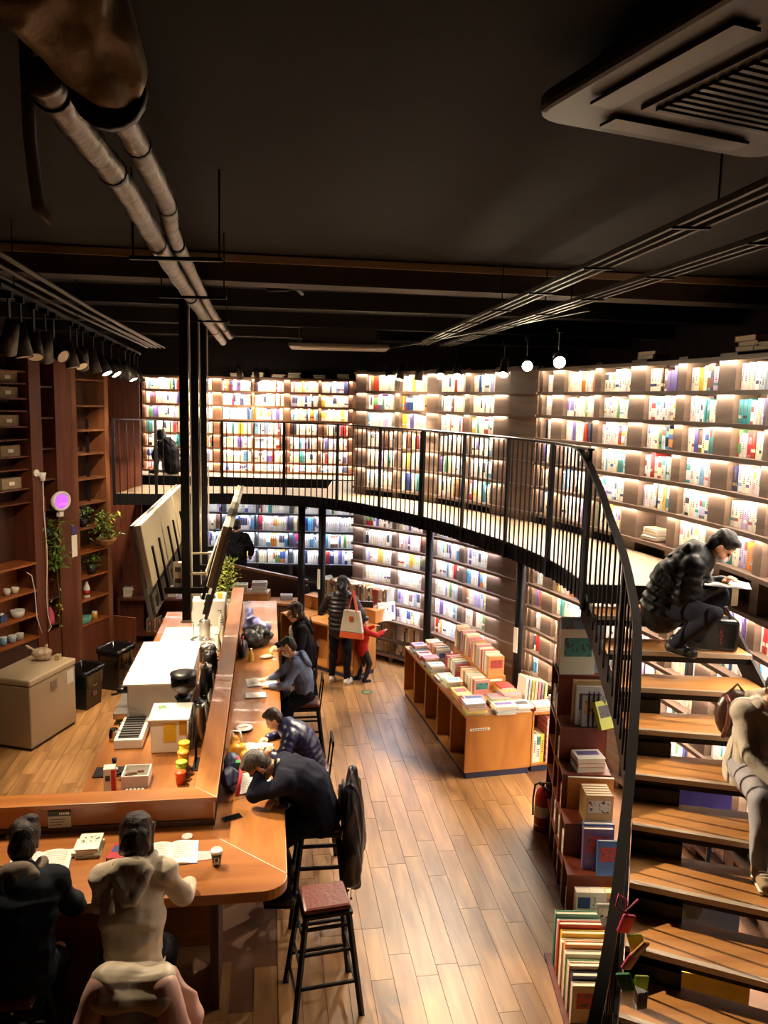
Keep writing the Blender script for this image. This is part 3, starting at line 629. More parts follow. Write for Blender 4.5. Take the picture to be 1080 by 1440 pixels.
for k, (a, b, h, c) in enumerate(((-.24, 2.4, .2, '#d8d2c6'), (-.26, 2.6, .17, '#8d8a88'), (-.23, 2.8, .22, '#c9c3b6'), (-.24, 3.4, .2, '#9a948c'), (-.26, 4.7, .24, '#d0c8b8'), (-.22, 5.1, .3, '#efe7d4'), (-.24, 5.5, .22, '#bfb59c'), (-.3, 5.9, .26, '#e8e0cc'))):
    t = bth('syrup_bottle', 'bottle with pump, %s from the near end of the row by the partition' % ordn(k), 'bottle', a, b, ZC, 0, 'bottles along the partition')
    MB().lathe([(.035, 0), (.038, .01), (.038, h * .7), (.014, h * .88), (.014, h), (0, h)], 14).build('body', mat('bot' + c.strip('#'), c, .25), t, True); MB().tube([(0, 0, h), (0, 0, h + .05), (-.05, 0, h + .045)], .006, 6).build('pump', M_blk, t, True)
o = MB().b2((-.25, -.3, 0), (.25, .3, .42)).build('ice_machine', M_white, bevel=.012); o.location = BW(-.5, 6.35, ZC); o.rotation_euler.z = TH; tag(o, 'white boxy appliance at the far end of the work counter', 'appliance')
p_ = MB().lathe([(.09, 0), (.12, .01), (.12, .04), (0, .045)], 20, (-.02, -.12, .42)).build('lid_plate', M_dgray, o, True)
t = bth('yellow_cup', 'bright yellow sauce cup on the white appliance', 'cup', -.33, 6.2, ZC + .42); MB().lathe([(.03, 0), (.045, .08), (.04, .08), (.028, .01), (0, .01)], 16).build('cup', mat('yel', '#e8c02a', .5), t, True); MB().lathe([(.047, .08), (.047, .09), (0, .09)], 16).build('rim', mat('yel', '#e8c02a', .5), t)
# planter boxes at the far end of the partition
def leaves(mb, n, c, rad, hgt, size, r, flat=.4, droop=0):
    for _ in range(n):
        p = Vector(c) + Vector((r.gauss(0, rad), r.gauss(0, rad), r.uniform(0, hgt))); a = r.random() * 6.28; e = r.uniform(-.6, .9) - droop
        d = Vector((math.cos(a) * math.cos(e), math.sin(a) * math.cos(e), math.sin(e))); s = Vector((-math.sin(a), math.cos(a), r.uniform(-.3, .3))) * flat; L = size * r.uniform(.7, 1.3)
        up = d.cross(s).normalized() * L * .08
        mb.add([p, p + d * L * .5 + s * L * .45 + up, p + d * L, p + d * L * .5 - s * L * .45 + up], [(0, 1, 2), (0, 2, 3)])
M_leaf = mat('leaf_green', '#5d7a2c', .5, var=.35, scale=14); M_leafy = mat('leaf_yellow_green', '#a9b544', .5, var=.3, scale=14)
t = bth('planter', 'long planter of yellow-green foliage behind the end of the partition', 'plant', -.30, 7.15, 0)
MB().b2((-.2, -.12, 0), (.2, .3, 1.0)).build('box', M_white, t)
m = MB(); leaves(m, 420, (0, .08, 1.0), .10, .75, .08, random.Random(3)); m.build('foliage', M_leafy, t)
m = MB()
for k in range(6): m.tube([(rnd.uniform(-.1, .1), rnd.uniform(0, .15), .98), (rnd.uniform(-.12, .12), rnd.uniform(0, .2), 1.6 + rnd.random() * .25)], .005, 5)
m.build('stem', M_leaf, t)
# hanging menu screens in a V over the counter
colth = []
for k, b in enumerate((2.2, 3.35, 4.55)):
    t = bth('hanging_post', ['nearest black square post hanging over the bar', 'middle black square post hanging over the bar', 'farthest black square post hanging over the bar'][k], 'post', -.43, b, 2.12, 0, 'posts carrying the menu screens')
    MB().b2((-.042, -.042, 0), (.042, .042, CZ - 2.12)).build('shaft', M_black, t); MB().b2((-.32, -.02, .28), (.30, .02, .34)).build('cross_arm', M_black, t)
    MB().b2((-.05, -.05, -.03), (.05, .05, 0)).build('foot_plate', M_gray, t); MB().tube([(.055, 0, .1), (.06, .0, 1.4), (.055, 0, 3.3)], .008, 6).build('cable', M_white, t)
def screen(a0, z0, a1, z1, b0, b1, label, side):
    t = bth('menu_screen', label, 'screen', (a0 + a1) / 2, (b0 + b1) / 2, z1, 0, 'menu screens over the bar')
    ac = (a0 + a1) / 2; bc = (b0 + b1) / 2; d = Vector((a0 - a1, 0, z0 - z1)); L = d.length; d.normalize(); n = Vector((-side * d.z, 0, side * d.x))   # n: outwards, screen face
    if n.x * side > 0: n = -n
    n = -n if side * n.x > 0 else n
    y = Vector((0, 1, 0)); Mx = Matrix((y, d, y.cross(d))).transposed(); out = Vector((-1 if side < 0 else 1, 0, 0)); w = y.cross(d)
    if w.dot(out) < 0: w = -w
    c = Vector((0, 0, (z0 - z1) / 2)); wd = b1 - b0 - .02
    MB().box(c, (wd, L, .03), 0, 0, Mx).build('bezel', M_dgray, t)
    MB().box(c - w * .045 + d * L * .16, (wd * .96, L * .66, .06), 0, 0, Mx).build('back_cover', M_gray, t, bevel=.01)
    MB().box(c - w * .03 - d * L * .36, (wd * .9, L * .22, .03), 0, 0, Mx).build('lower_cover', M_dgray, t)
    MB().box(c + w * .017, (wd * .95, L * .93, .004), 0, 0, Mx).build('display', mat('screen_off', '#0c0d10', .15), t)
    for s in (-.2, .2): MB().box(c - w * .08 + y * s * wd - d * L * .1, (.05, L * .6, .03), 0, 0, Mx).build('bracket', M_black, t)
    for s in (-.3, .33): MB().box(c - w * .048 - d * L * .36 + y * s * wd, (.1, .1, .01), 0, 0, Mx).build('vent', M_blk, t)
for k in range(3):
    b0 = 1.42 + k * 1.22; n = ['nearest', 'middle', 'farthest'][k]
    screen(-.84, 3.24, -.68, 2.33, b0, b0 + 1.2, '%s screen of the left leaning row over the bar, grey back' % n, -1)
    screen(.07, 3.24, -.17, 2.35, b0 - .08, b0 + 1.12, '%s screen of the right leaning row over the bar, edge on' % n, 1)
t = bth('cable_tray', 'pale metal cable tray between the menu screens', 'tray', -.17, 3.0, 2.62)
MB().b2((-.05, -1.0, 0), (.05, 1.5, .015)).b2((-.05, -1.0, .015), (-.04, 1.5, .06)).build('channel', M_gray, t); MB().b2((.04, -1.0, .015), (.05, 1.5, .06)).build('flange', M_gray, t)
for k in (-.8, .3): MB().b2((-.3, k - .02, -.02), (-.05, k + .02, .0)).build('arm', M_gray, t)
t = bth('power_box', 'white power box with sockets on the hanging post', 'socket box', -.52, 2.28, 2.42); MB().b2((-.05, -.04, 0), (.05, .04, .3)).build('case', M_white, t, bevel=.008)
for z in (.08, .2): MB().b2((-.03, -.043, z), (.03, -.04, z + .05)).build('socket', M_dgray, t)
# paper notices
t = bth('notice_card', 'small printed notice on the front of the bar partition', 'sign', -1.18, -.032, 1.16)
MB().b2((-.085, -.012, -.075), (.085, 0, .075)).build('card', mat('card', '#b9b1a0', .7), t); MB().b2((-.085, -.0135, .035), (.085, -.012, .075)).build('heading_band', mat('card_green', '#2c3a30', .6), t)
for k in range(6): MB().b2((.0 + k * .013, -.0145, .046), (.009 + k * .013, -.0135, .064)).build('glyph', M_cream, t)
for k in range(3): MB().b2((-.07, -.013, -.04 + k * .022), (.02 + .015 * k, -.012, -.034 + k * .022)).build('text_line', M_dgray, t)
# things on the reading ledge
ZL = 1.05
def cup(a, b, label):
    t = bth('coffee_cup', label, 'cup', a, b, ZL); MB().lathe([(.028, 0), (.041, .105), (.038, .105), (.026, .004), (0, .004)], 24).build('cup', mat('cup_green', '#3d4027', .5), t, True)
    MB().lathe([(.0275, -.0005), (.0292, .018), (.029, .018), (0, .017)], 24).build('base_band', M_cream, t, True)
    MB().lathe([(.044, .103), (.044, .112), (.04, .124), (.036, .124), (.034, .118), (0, .118)], 24).build('lid', M_cream, t, True)
    for q in range(12):
        an = q * math.pi / 6; MB().box((.022 * math.cos(an) * .75 + .002, -.0345, .06 + .02 * math.sin(an)), (.007, .006, .007)).build('logo_dot', M_cream, t)
    for k in range(4): MB().box((-.016 + k * .011, -.0325, .03), (.007, .006, .008)).build('glyph', M_cream, t)
cup(.05, -.60, 'green paper coffee cup with cream lid at the counter corner')
o = MB().lathe([(.042, 0), (.042, .01), (.036, .016), (.034, .012), (0, .012)], 24).build('cup_lid', M_white, None, True); o.location = BW(-.2, -.2, ZL); tag(o, 'loose white cup lid lying near the partition', 'lid')
def openbook(a, b, rz, w, d, label, name='open_book', z=ZL, th=.012, world=None):
    t = thing(name, label, 'book', tuple(world) if world else tuple(BW(a, b, z)), (0 if world else TH) + rz)
    for s in (-1, 1):
        m = MB(); n = 8; top = []
        for i in range(n + 1):
            u = i / n; zz = th * (.35 + 1.2 * math.sin(min(1, u * 1.25) * math.pi) ** .7) if u < .85 else th * .5
            top.append((s * u * w / 2, zz))
        vs = [(x, y, z2) for y in (-d / 2, d / 2) for x, z2 in top] + [(x, y, 0.001) for y in (-d / 2, d / 2) for x, _ in top]; k = n + 1
        for i in range(n):
            q = [(i, i + 1, i + 1 + k, i + k), (i + 2 * k, i + 3 * k, i + 1 + 3 * k, i + 1 + 2 * k), (i, i + 2 * k, i + 1 + 2 * k, i + 1), (i + k, i + 1 + k, i + 1 + 3 * k, i + 3 * k)]
            for f in q: m.f.append(f if s > 0 else f[::-1]); m.m.append(0); m.c.append(None)
        m.v = vs; m.f.append((n, n + 2 * k, n + 3 * k, n + k)); m.m.append(0); m.c.append(None)
        pg = m.build('page', M_cream, t)
        for q in range(7): MB().b2((s * w * .06 if s > 0 else -w * .42, d * (.36 - .1 * q), th * 1.62), (s * w * .42 if s > 0 else -w * .06, d * (.375 - .1 * q), th * 1.63)).build('text_line', mat('ink', '#8b857b', .8), pg)
    MB().b2((-w / 2 - .004, -d / 2 - .004, 0), (w / 2 + .004, d / 2 + .004, .003)).build('cover', mat('cover_blue', '#2f3c78', .5), t)
    return t
openbook(-.30, -.42, .05, .40, .30, 'large open book in front of the white-hooded reader')
openbook(-1.22, -.44, .1, .42, .28, 'open book under the dark-clothed reader at the left')
flat_stack(*BW(-.92, -.30, ZL), TH, 4, .17, .22, 'of the small pile between the two near readers', 'books on the near ledge', cols=[('cream', '#d9cdb2'), ('white', '#e5dfd2'), ('cream', '#dccfb4'), ('white', '#eae4d6')], th=(.014, .022))
flat_book(*BW(-.68, -.38, ZL), TH - .15, .12, .2, .03, lin('#b5343a'), 'red and white booklet beside the book pile on the near ledge', 'books on the near ledge')
t = bth('drink_can', 'short grey lidded tub beside the white-hooded reader', 'tub', -.60, -.36, ZL); MB().lathe([(.04, 0), (.042, .02), (.042, .09), (.036, .1), (0, .1)], 20).build('body', M_dgray, t, True); MB().lathe([(.043, .09), (.04, .108), (0, .11)], 20).build('lid', M_white, t, True)
o = MB().prism([(-.08, -.05), (.06, -.07), (.09, .03), (-.02, .07)], 0, .004).build('pink_napkin', mat('pink_paper', '#dba9a4', .8, bump=.5, scale=30)); o.location = BW(-.07, -.47, ZL); o.rotation_euler.z = .4; tag(o, 'crumpled pink paper slip beside the open book', 'paper')
t = bth('smartphone', 'black smartphone lying on the ledge by the elbow of the man', 'phone', .13, .05, ZL, R(25)); MB().b2((-.08, -.038, 0), (.08, .038, .008)).build('case', M_blk, t, bevel=.004); MB().b2((-.076, -.034, .008), (.076, .034, .0086)).build('screen', mat('phone_glass', '#08080a', .06), t)
openbook(.30, .62, R(6), .30, .36, 'open white workbook under the suited man')
openbook(.30, 1.30, R(-4), .32, .26, 'open book before the boy in the navy puffer jacket')
openbook(.34, 3.15, R(5), .36, .26, 'open exercise book before the boy in the blue hoodie')
flat_book(*BW(.28, 2.72, ZL), TH + .05, .24, .17, .012, lin('#3b4a86'), 'white-paged notebook with blue cover edge beside the hoodie boy', 'books on the long ledge')
o = MB().b2((-.115, -.08, .0125), (.115, .08, .0135)).build('page', M_cream); o.parent = None; o.location = BW(.28, 2.72, ZL); o.rotation_euler.z = TH + .05; o.name = 'loose_page'; tag(o, 'single white page lying on the blue notebook', 'paper')
t = bth('plate', 'white saucer with a spoon on a black tray on the ledge', 'plate', .17, 1.78, ZL); MB().lathe([(.085, 0), (.095, .012), (0, .012)], 24).build('tray', M_blk, t); MB().lathe([(.05, .012), (.09, .026), (.092, .03), (.05, .02), (0, .018)], 28).build('dish', M_white, t, True); MB().tube([(-.05, -.01, .03), (.05, .02, .032)], .004, 6).build('spoon', M_chrome, t)
t = bth('juice_bottle', 'small yellow juice bottle with white cap on the ledge', 'bottle', .20, 3.95, ZL); MB().lathe([(.03, 0), (.032, .01), (.032, .1), (.016, .14), (.016, .15), (0, .15)], 16).build('body', mat('juice', '#e3c25a', .2), t, True); MB().lathe([(.018, .15), (.018, .17), (0, .17)], 14).build('cap', M_white, t, True)
# yellow bag, blue bag and red strap beside the man
# ================================================================ LEFT CABINETS
LA_ = R(18); EC = Vector((-4.50, 12.75, 0))
cab = thing('wall_cabinet', 'tall dark wooden wall cabinet with ladder-like open shelves on the left', 'cabinet', tuple(EC), math.pi / 2 - LA_ + math.pi)   # local +x runs towards the viewer
# local frame: x = s (towards viewer), y = to the room (+) 
q = Vector((-math.sin(LA_), -math.cos(LA_), 0)); nrm = Vector((math.cos(LA_), -math.sin(LA_), 0))
def CWp(s, o, z): return EC + q * s + nrm * o + Vector((0, 0, z))
ysg = 1 if (Matrix.Rotation(cab.rotation_euler.z, 3, 'Z') @ Vector((0, 1, 0))).dot(nrm) > 0 else -1
def cb(s0, s1, o0, o1, z0, z1, name, m, parent=None): return MB().b2((s0, o0 * ysg, z0), (s1, o1 * ysg, z1)).build(name, m, parent or cab)
DEP = .36
cb(-.02, 3.4, -DEP - .03, -DEP, 0, 4.95, 'back_panel', M_dark)
M_stile = wood('stile_brown', '#5b3420', '#7d4e30', .4, (9, 9, 1))
for s0, s1, m in ((-.0, .10, M_stile), (.76, .86, M_stile), (.86, 1.22, M_ceda), (1.50, 1.72, M_ceda), (2.75, 2.85, M_ceda)): cb(s0, s1, -DEP, 0, 0, 4.95, 'stile', m)
for z in (4.68, 4.28, 3.90, 3.53, 3.14, 2.75, 2.36, 1.97, 1.57, 1.20, .80): cb(.10, .76, -DEP, -.01, z - .028, z, 'shelf', M_stile if z > 2.3 else M_orange)
for z in (4.55, 4.1, 3.65, 3.2, 2.75, 2.3, 1.85, 1.4, 1.0): cb(1.22, 1.50, -DEP, -.03, z - .025, z, 'shelf', M_dark)
for z in (4.75, 4.58, 4.37, 4.2, 3.98, 3.8, 3.56, 3.38, 3.1, 2.9): cb(1.72, 2.75, -DEP, -.05, z - .02, z, 'shelf', M_ceda)
for z in (2.02, 1.62, 1.26, .92): cb(1.72, 2.75, -DEP, .02, z - .03, z, 'shelf', M_orange)
cb(1.72, 2.75, -DEP, -DEP + .012, .9, 2.0, 'niche_back', M_orange)
cb(.10, .76, -DEP, -.02, 0, .76, 'base_door', M_ceda); cb(1.22, 1.5, -DEP, -.02, 0, .9, 'base_door', M_ceda); cb(1.72, 3.4, -DEP, -.02, 0, .88, 'base_door', M_dark)
d = cb(-.035, -.0, .0, .42, .1, .78, 'open_door', M_ceda)
for z in (.25, .6): MB().tube([(-.02, ysg * -.03, z), (-.02, ysg * .05, z)], .014, 8).build('hinge', M_steel, cab)
cb(-.02, 3.4, -DEP, .0, 4.95, 5.02, 'top_board', M_dark)
# pale file boxes in the upper left compartments
for i, z in enumerate((4.58, 4.37, 3.98, 3.56, 3.1)):
    for j in range(2):
        p = CWp(1.95 + j * .42, -.24, z); o = MB().b2((-.18, -.09, 0), (.18, .09, .15)).build('file_box', mat('file_cream', '#8f7a5e', .8, var=.15, scale=40)); o.location = p; o.rotation_euler.z = cab.rotation_euler.z
        MB().b2((-.05, ysg * .09, .05), (.05, ysg * .093, .1)).build('label_card', M_cream, o)
        tag(o, 'dull cream file box, %s shelf from the top, %s in the left dark cabinet' % (ordn(i), ('right', 'left')[j]), 'box', 'file boxes in the dark cabinet')
def ct(name, label, cat, s, o, z, group=None): return thing(name, label, cat, tuple(CWp(s, o, z)), cab.rotation_euler.z, group)
# crockery in the niche
for k, (s, z, r_, h, c, n) in enumerate(((2.05, 1.62, .05, .09, '#cdbfa6', 'beige mug on the upper niche shelf'), (2.2, 1.62, .045, .1, '#b9b3a6', 'grey mug at the left of the upper niche shelf'), (2.02, 1.26, .10, .11, '#d8d0c2', 'large white bowl on the middle niche shelf'),
        (2.0, .92, .06, .1, '#9f9a8e', 'glass tumbler right on the lowest niche shelf'), (2.14, .92, .06, .11, '#8f9aa0', 'glass tumbler in the middle of the lowest niche shelf'), (2.3, .92, .05, .13, '#6f8fa8', 'bluish glass left on the lowest niche shelf'))):
    t = ct('mug' if k < 2 else 'bowl' if k == 2 else 'tumbler', n, 'cup' if k != 2 else 'bowl', s, -.08, z); mm = mat('crock%d' % k, c, .25)
    MB().lathe([(r_ * .6, 0), (r_ * .85, h * .3), (r_, h), (r_ * .94, h), (r_ * .8, h * .3), (0, h * .1)], 20).build('body', mm, t, True)
    if k < 2: MB().tube([(-r_ * .9, 0, h * .8), (-r_ * 1.5, 0, h * .7), (-r_ * 1.4, 0, h * .3), (-r_ * .8, 0, h * .25)], .006, 6).build('handle', mm, t, True)
    else: MB().lathe([(r_ * 1.01, h * .97), (r_ * 1.02, h), (r_ * .96, h)], 20).build('rim', M_white, t)
t = ct('tissue_box', 'blue box at the left of the middle niche shelf', 'box', 2.28, -.12, 1.26); MB().b2((-.06, -.05, 0), (.06, .05, .1)).build('carton', mat('box_blue', '#39446e', .6), t); MB().b2((-.03, -.02, .1), (.03, .02, .12)).build('tissue', M_cream, t)
# plants, bottles in the ladder bays
def foliage(t, n, c, rad, hgt, size, mm, seed, droop=0): m = MB(); leaves(m, n, c, rad, hgt, size, random.Random(seed), .4, droop); return m.build('foliage', mm, t)
t = ct('hanging_plant', 'hanging basket plant with glossy leaves by the ladder shelves', 'plant', .28, .12, 2.02); MB().lathe([(.03, 0), (.10, .03), (.15, .10), (.16, .13), (.14, .13), (.09, .05), (0, .04)], 20).build('basket', mat('wicker', '#8d6236', .8, var=.3, bump=.6, scale=60), t, True)
foliage(t, 140, (0, 0, .1), .11, .45, .10, M_leaf, 5); foliage(t, 30, (0, 0, .2), .1, .35, .10, M_leafy, 6)
m = MB(); [m.tube([(.1 * math.cos(a), .1 * math.sin(a), .1), (0, 0, .62)], .003, 5) for a in (0, 2.1, 4.2)]; m.build('hanger', M_dark, t)
t = ct('potted_plant', 'small green plant in a dark pot below the hanging basket', 'plant', .40, -.10, 1.57); MB().lathe([(.06, 0), (.085, .16), (.08, .16), (0, .14)], 18).build('pot', M_blk, t, True); foliage(t, 90, (0, 0, .15), .09, .16, .08, M_leaf, 8)
t = ct('potted_plant', 'white flowering plant in a dark pot on the ladder shelf', 'plant', .55, -.1, 2.36); MB().lathe([(.05, 0), (.08, .14), (.075, .14), (0, .12)], 18).build('pot', M_blk, t, True); foliage(t, 60, (0, 0, .13), .08, .2, .08, M_leaf, 9); foliage(t, 40, (0, 0, .2), .07, .12, .05, mat('petal', '#e6e0d2', .6), 10)
t = ct('trailing_ivy', 'long trailing ivy hanging down the narrow left bay', 'plant', 1.34, .02, 2.3); MB().lathe([(.06, 0), (.09, .15), (.085, .15), (0, .13)], 18, (0, -.12 * ysg, 0)).build('pot', M_blk, t, True)
foliage(t, 190, (0, .02 * ysg, -.45), .09, .75, .10, M_leaf, 11, .5); foliage(t, 24, (.0, .03 * ysg, -1.35), .03, .9, .06, M_leafy, 12, .6)
m = MB(); m.tube([(0, 0, .1), (.02, .03 * ysg, -.4), (-.03, .03 * ysg, -.9), (.0, .03 * ysg, -1.38)], .004, 5); m.build('vine', M_leaf, t)
t = ct('drink_bottle', 'plastic bottle with red label on the ladder shelf', 'bottle', .52, -.1, 1.20); MB().lathe([(.045, 0), (.05, .02), (.05, .16), (.02, .24), (.02, .27), (0, .27)], 18).build('body', M_white, t, True); MB().lathe([(.051, .05), (.051, .13), (.05, .13)], 18).build('label', M_red, t, True); MB().lathe([(.023, .265), (.023, .29), (0, .29)], 14).build('cap', M_red, t)
t = ct('snack_jar', 'small yellow jar on a ladder shelf', 'jar', .35, -.1, .80); MB().lathe([(.05, 0), (.05, .1), (.04, .11), (0, .11)], 16).build('body', mat('jar_amber', '#c9932f', .3), t, True); MB().lathe([(.042, .11), (.042, .13), (0, .13)], 16).build('lid', M_white, t)
t = ct('drink_bottle', 'pink plastic bottle low in the narrow ivy bay', 'bottle', 1.38, -.08, 1.0); MB().lathe([(.06, 0), (.065, .03), (.06, .14), (.022, .24), (.022, .26), (0, .26)], 18).build('body', mat('pink_plastic', '#c9506a', .35), t, True); MB().lathe([(.026, .26), (.026, .29), (0, .29)], 14).build('cap', M_blk, t)
o = MB().prism([(0, -.1), (.16, -.06), (.22, .1), (.05, .14), (-.1, .04)], 0, .1).build('green_cloth_bag', mat('mint_bag', '#5f9a84', .6, bump=.4, scale=20), bevel=.03); o.location = CWp(.5, -.15, .80 - .0); o.rotation_euler.z = cab.rotation_euler.z; tag(o, 'mint green folded bag on the lowest ladder shelf', 'bag')
# sign paper, lamps and cables
t = ct('paper_sign', 'white paper notice stuck on the cabinet stile', 'sign', .90, .004, 1.95); MB().b2((-.06, 0, 0), (.06, .004 * ysg, .34)).build('sheet', M_cream, t); MB().b2((-.05, .004 * ysg, .36), (.05, .006 * ysg, .48)).build('badge', mat('badge_violet', '#4a3f88', .5), t)
t = ct('insect_lamp', 'white oval insect lamp glowing violet on the cabinet', 'lamp', 1.30, .10, 2.70)
Mr = Matrix.Rotation(R(90), 3, 'X')
Mr = Matrix.Diagonal((1.25, 1, .95)) @ Matrix.Rotation(R(-90) * ysg, 3, 'X')
MB().lathe([(.0, -.06), (.11, -.05), (.15, 0), (.155, .04), (.13, .055), (.115, .03), (.0, .02)], 26, (0, 0, .17), 0, Mr).build('shell', M_white, t, True)
MB().lathe([(.112, .034), (.10, .04), (0, .041)], 26, (0, 0, .17), 0, Mr).build('glow_plate', mat('violet_glow', '#b05cff', .4, emit=(.42, .10, .95), estr=.35), t); MB().b2((-.07, .05 * ysg, .11), (.08, .06 * ysg, .14)).build('tube', mat('violet_tube', '#ff5ce0', .4, emit=(.95, .15, .85), estr=.5), t); MB().b2((-.04, -.03, -.06), (.04, .03, .01)).build('plug', M_white, t)
t = ct('wall_lamp', 'small white wall spotlight with a hanging cord on the stile', 'lamp', 1.58, .05, 3.25); MB().lathe([(.03, -.06), (.055, .06), (.05, .06), (0, .03)], 18).build('head', M_white, t, True); MB().tube([(0, 0, .0), (.08, -.03 * ysg, .06)], .02, 10).build('arm', M_white, t); MB().tube([(.08, -.045 * ysg, .06), (.08, -.02 * ysg, .06)], .05, 16).build('wall_plate', M_white, t)
cord = [(0, .0, -.06)] + [(.02 * math.sin(k * .9), .01, -.06 - k * .2) for k in range(1, 11)] + [(-.05, .01, -2.25), (.03, .02, -2.3)]
MB().tube([(x - .02, ysg * (y - .01), z) for x, y, z in cord], .007, 6).build('cord', M_white, t, True)
o = MB().tube([CWp(1.9, .0, 1.9), CWp(1.82, .01, 1.84), CWp(1.78, .02, 1.6), CWp(1.76, .02, 1.2), CWp(1.7, .05, .95)], .007, 6).build('extension_cable', M_white, None, True); tag(o, 'pale cord running down through the orange niche', 'cord')
o = MB().tube([CWp(1.52, .012, .1), CWp(1.52, .012, 2.95)], .014, 8).build('conduit_pipe', mat('conduit_orange', '#8a3f1e', .4), None, True); tag(o, 'thin reddish conduit beside the ivy bay', 'pipe')
# freezer, bag, bins
fz = thing('chest_freezer', 'beige chest freezer standing before the left cabinets', 'freezer', (-4.32, 9.24, 0), -R(13))    # local +y along its front, -x to the wall
M_beige = mat('beige_enamel', '#a58f74', .4)
MB().b2((-.62, 0, .04), (0, .92, .84)).build('body', M_beige, fz, bevel=.015); MB().b2((-.63, -.01, .845), (.012, .93, .93)).build('lid', mat('beige_lid', '#b39c7e', .4), fz, bevel=.02)
MB().b2((0, .40, .66), (.012, .52, .78)).build('latch', mat('latch_brown', '#7c6a54', .5), fz); MB().b2((-.6, .02, 0), (-.02, .9, .04)).build('plinth', M_blk, fz); MB().b2((0, .74, .62), (.004, .88, .8)).build('energy_label', mat('label_pale', '#c8c2b8', .6), fz)
M_bin = mat('bin_black', '#1c1718', .35, bump=.2, scale=12)
for k, (x, y, s, lab) in enumerate(((-4.25, 10.78, 1.0, 'black waste bin lined with a bin bag next to the freezer'), (-4.05, 11.55, 1.1, 'black waste bin with printed panel behind the nearer bin'))):
    t = thing('waste_bin', lab, 'bin', (x, y, 0), -R(14)); h = .58 * s; m = MB()
    def rg(w, d, z): return [(-w, -d, z), (w, -d, z), (w, d, z), (-w, d, z)]
    rings = [rg(.15, .17, 0), rg(.19, .21, h), rg(.18, .2, h), rg(.14, .16, .05)]; vs = sum(rings, [])
    fs = [(3, 2, 1, 0)] + [(i * 4 + k2, i * 4 + (k2 + 1) % 4, i * 4 + 4 + (k2 + 1) % 4, i * 4 + 4 + k2) for i in range(3) for k2 in range(4)] + [(12, 13, 14, 15)]
    m.add(vs, fs); m.build('body', M_bin, t, bevel=.012)
    m = MB(); pr = []
    for i in range(40):
        a = i / 40 * 2 * math.pi; c_, s_ = math.cos(a), math.sin(a); r_ = 1 / max(abs(c_) / .2, abs(s_) / .22); pr.append((c_ * r_, s_ * r_))
    for j, (f, z) in enumerate(((.90, h * .55), (.94, h + .006), (1.02, h + .012), (1.03, h - .06))):
        for x2, y2 in pr: m.v.append((x2 * f, y2 * f, z + rnd.uniform(-.012, .012) * (1 if j > 0 else 0)))
    for j in range(3):
        for i in range(40): m.f.append((j * 40 + i, j * 40 + (i + 1) % 40, j * 40 + 40 + (i + 1) % 40, j * 40 + 40 + i)); m.m.append(0); m.c.append(None)
    m.build('bin_bag', mat('bag_black', '#0f0d0f', .22), t, True)
    tri = MB()
    for e in range(3):
        a0, a1 = R(90 + 120 * e), R(210 + 120 * e); tri.bar((.165 + .01, .045 * math.cos(a0), h * .6 + .045 * math.sin(a0)), (.165 + .01, .045 * math.cos(a1), h * .6 + .045 * math.sin(a1)), .012, .01)
    tri.build('recycling_mark', mat('mark_grey', '#8f8a84', .6), t); MB().b2((.168, -.05, h * .30), (.178, .05, h * .42)).build('printed_label', mat('mark_brown', '#6a4a3a', .6), t)
t = thing('green_crate', 'green plastic crate squeezed between freezer and bin', 'crate', (-4.47, 10.36, 0), -R(14)); mg = mat('crate_green', '#1f7a3f', .45)
for z in (0, .15, .3): MB().b2((-.16, -.11, z), (.16, .11, z + .02)).build('tier', mg, t)
for x in (-.15, .15):
    for y in (-.1, .1): MB().b2((x - .01, y - .01, 0), (x + .01, y + .01, .42)).build('corner_post', mg, t)
MB().b2((-.17, -.12, .42), (.17, .12, .45)).build('lid', mg, t)
for k in range(5): MB().b2((.155, -.1 + k * .045, .02), (.162, -.08 + k * .045, .42)).build('slat', mg, t)
o = MB().b2((-.4, -.3, 0), (.0, .1, .62)).build('dark_stool', M_dark, bevel=.02); o.location = (-4.7, 8.85, 0); o.rotation_euler.z = -R(13); o.name = 'low_cabinet'; tag(o, 'dark low cabinet at the left edge in front of the freezer', 'cabinet'); MB().b2((-.42, -.32, .62), (.02, .12, .64)).build('top', M_ceda, o)
# wood panelled wall beside the rear platform
pw = thing('wood_panel_wall', 'red-brown slatted wood panel wall beside the rear platform', 'wall panel', (-4.78, 13.9, 0), 0)
for k in range(9): MB().b2((-.42 + k * .095, -.02 - (.006 if k % 2 else 0), 2.2 if False else 0), (-.42 + k * .095 + .09, .02, 4.86)).build('slat', mat('panel_red_brown', '#5a2c1c', .5, var=.15, scale=6), pw)
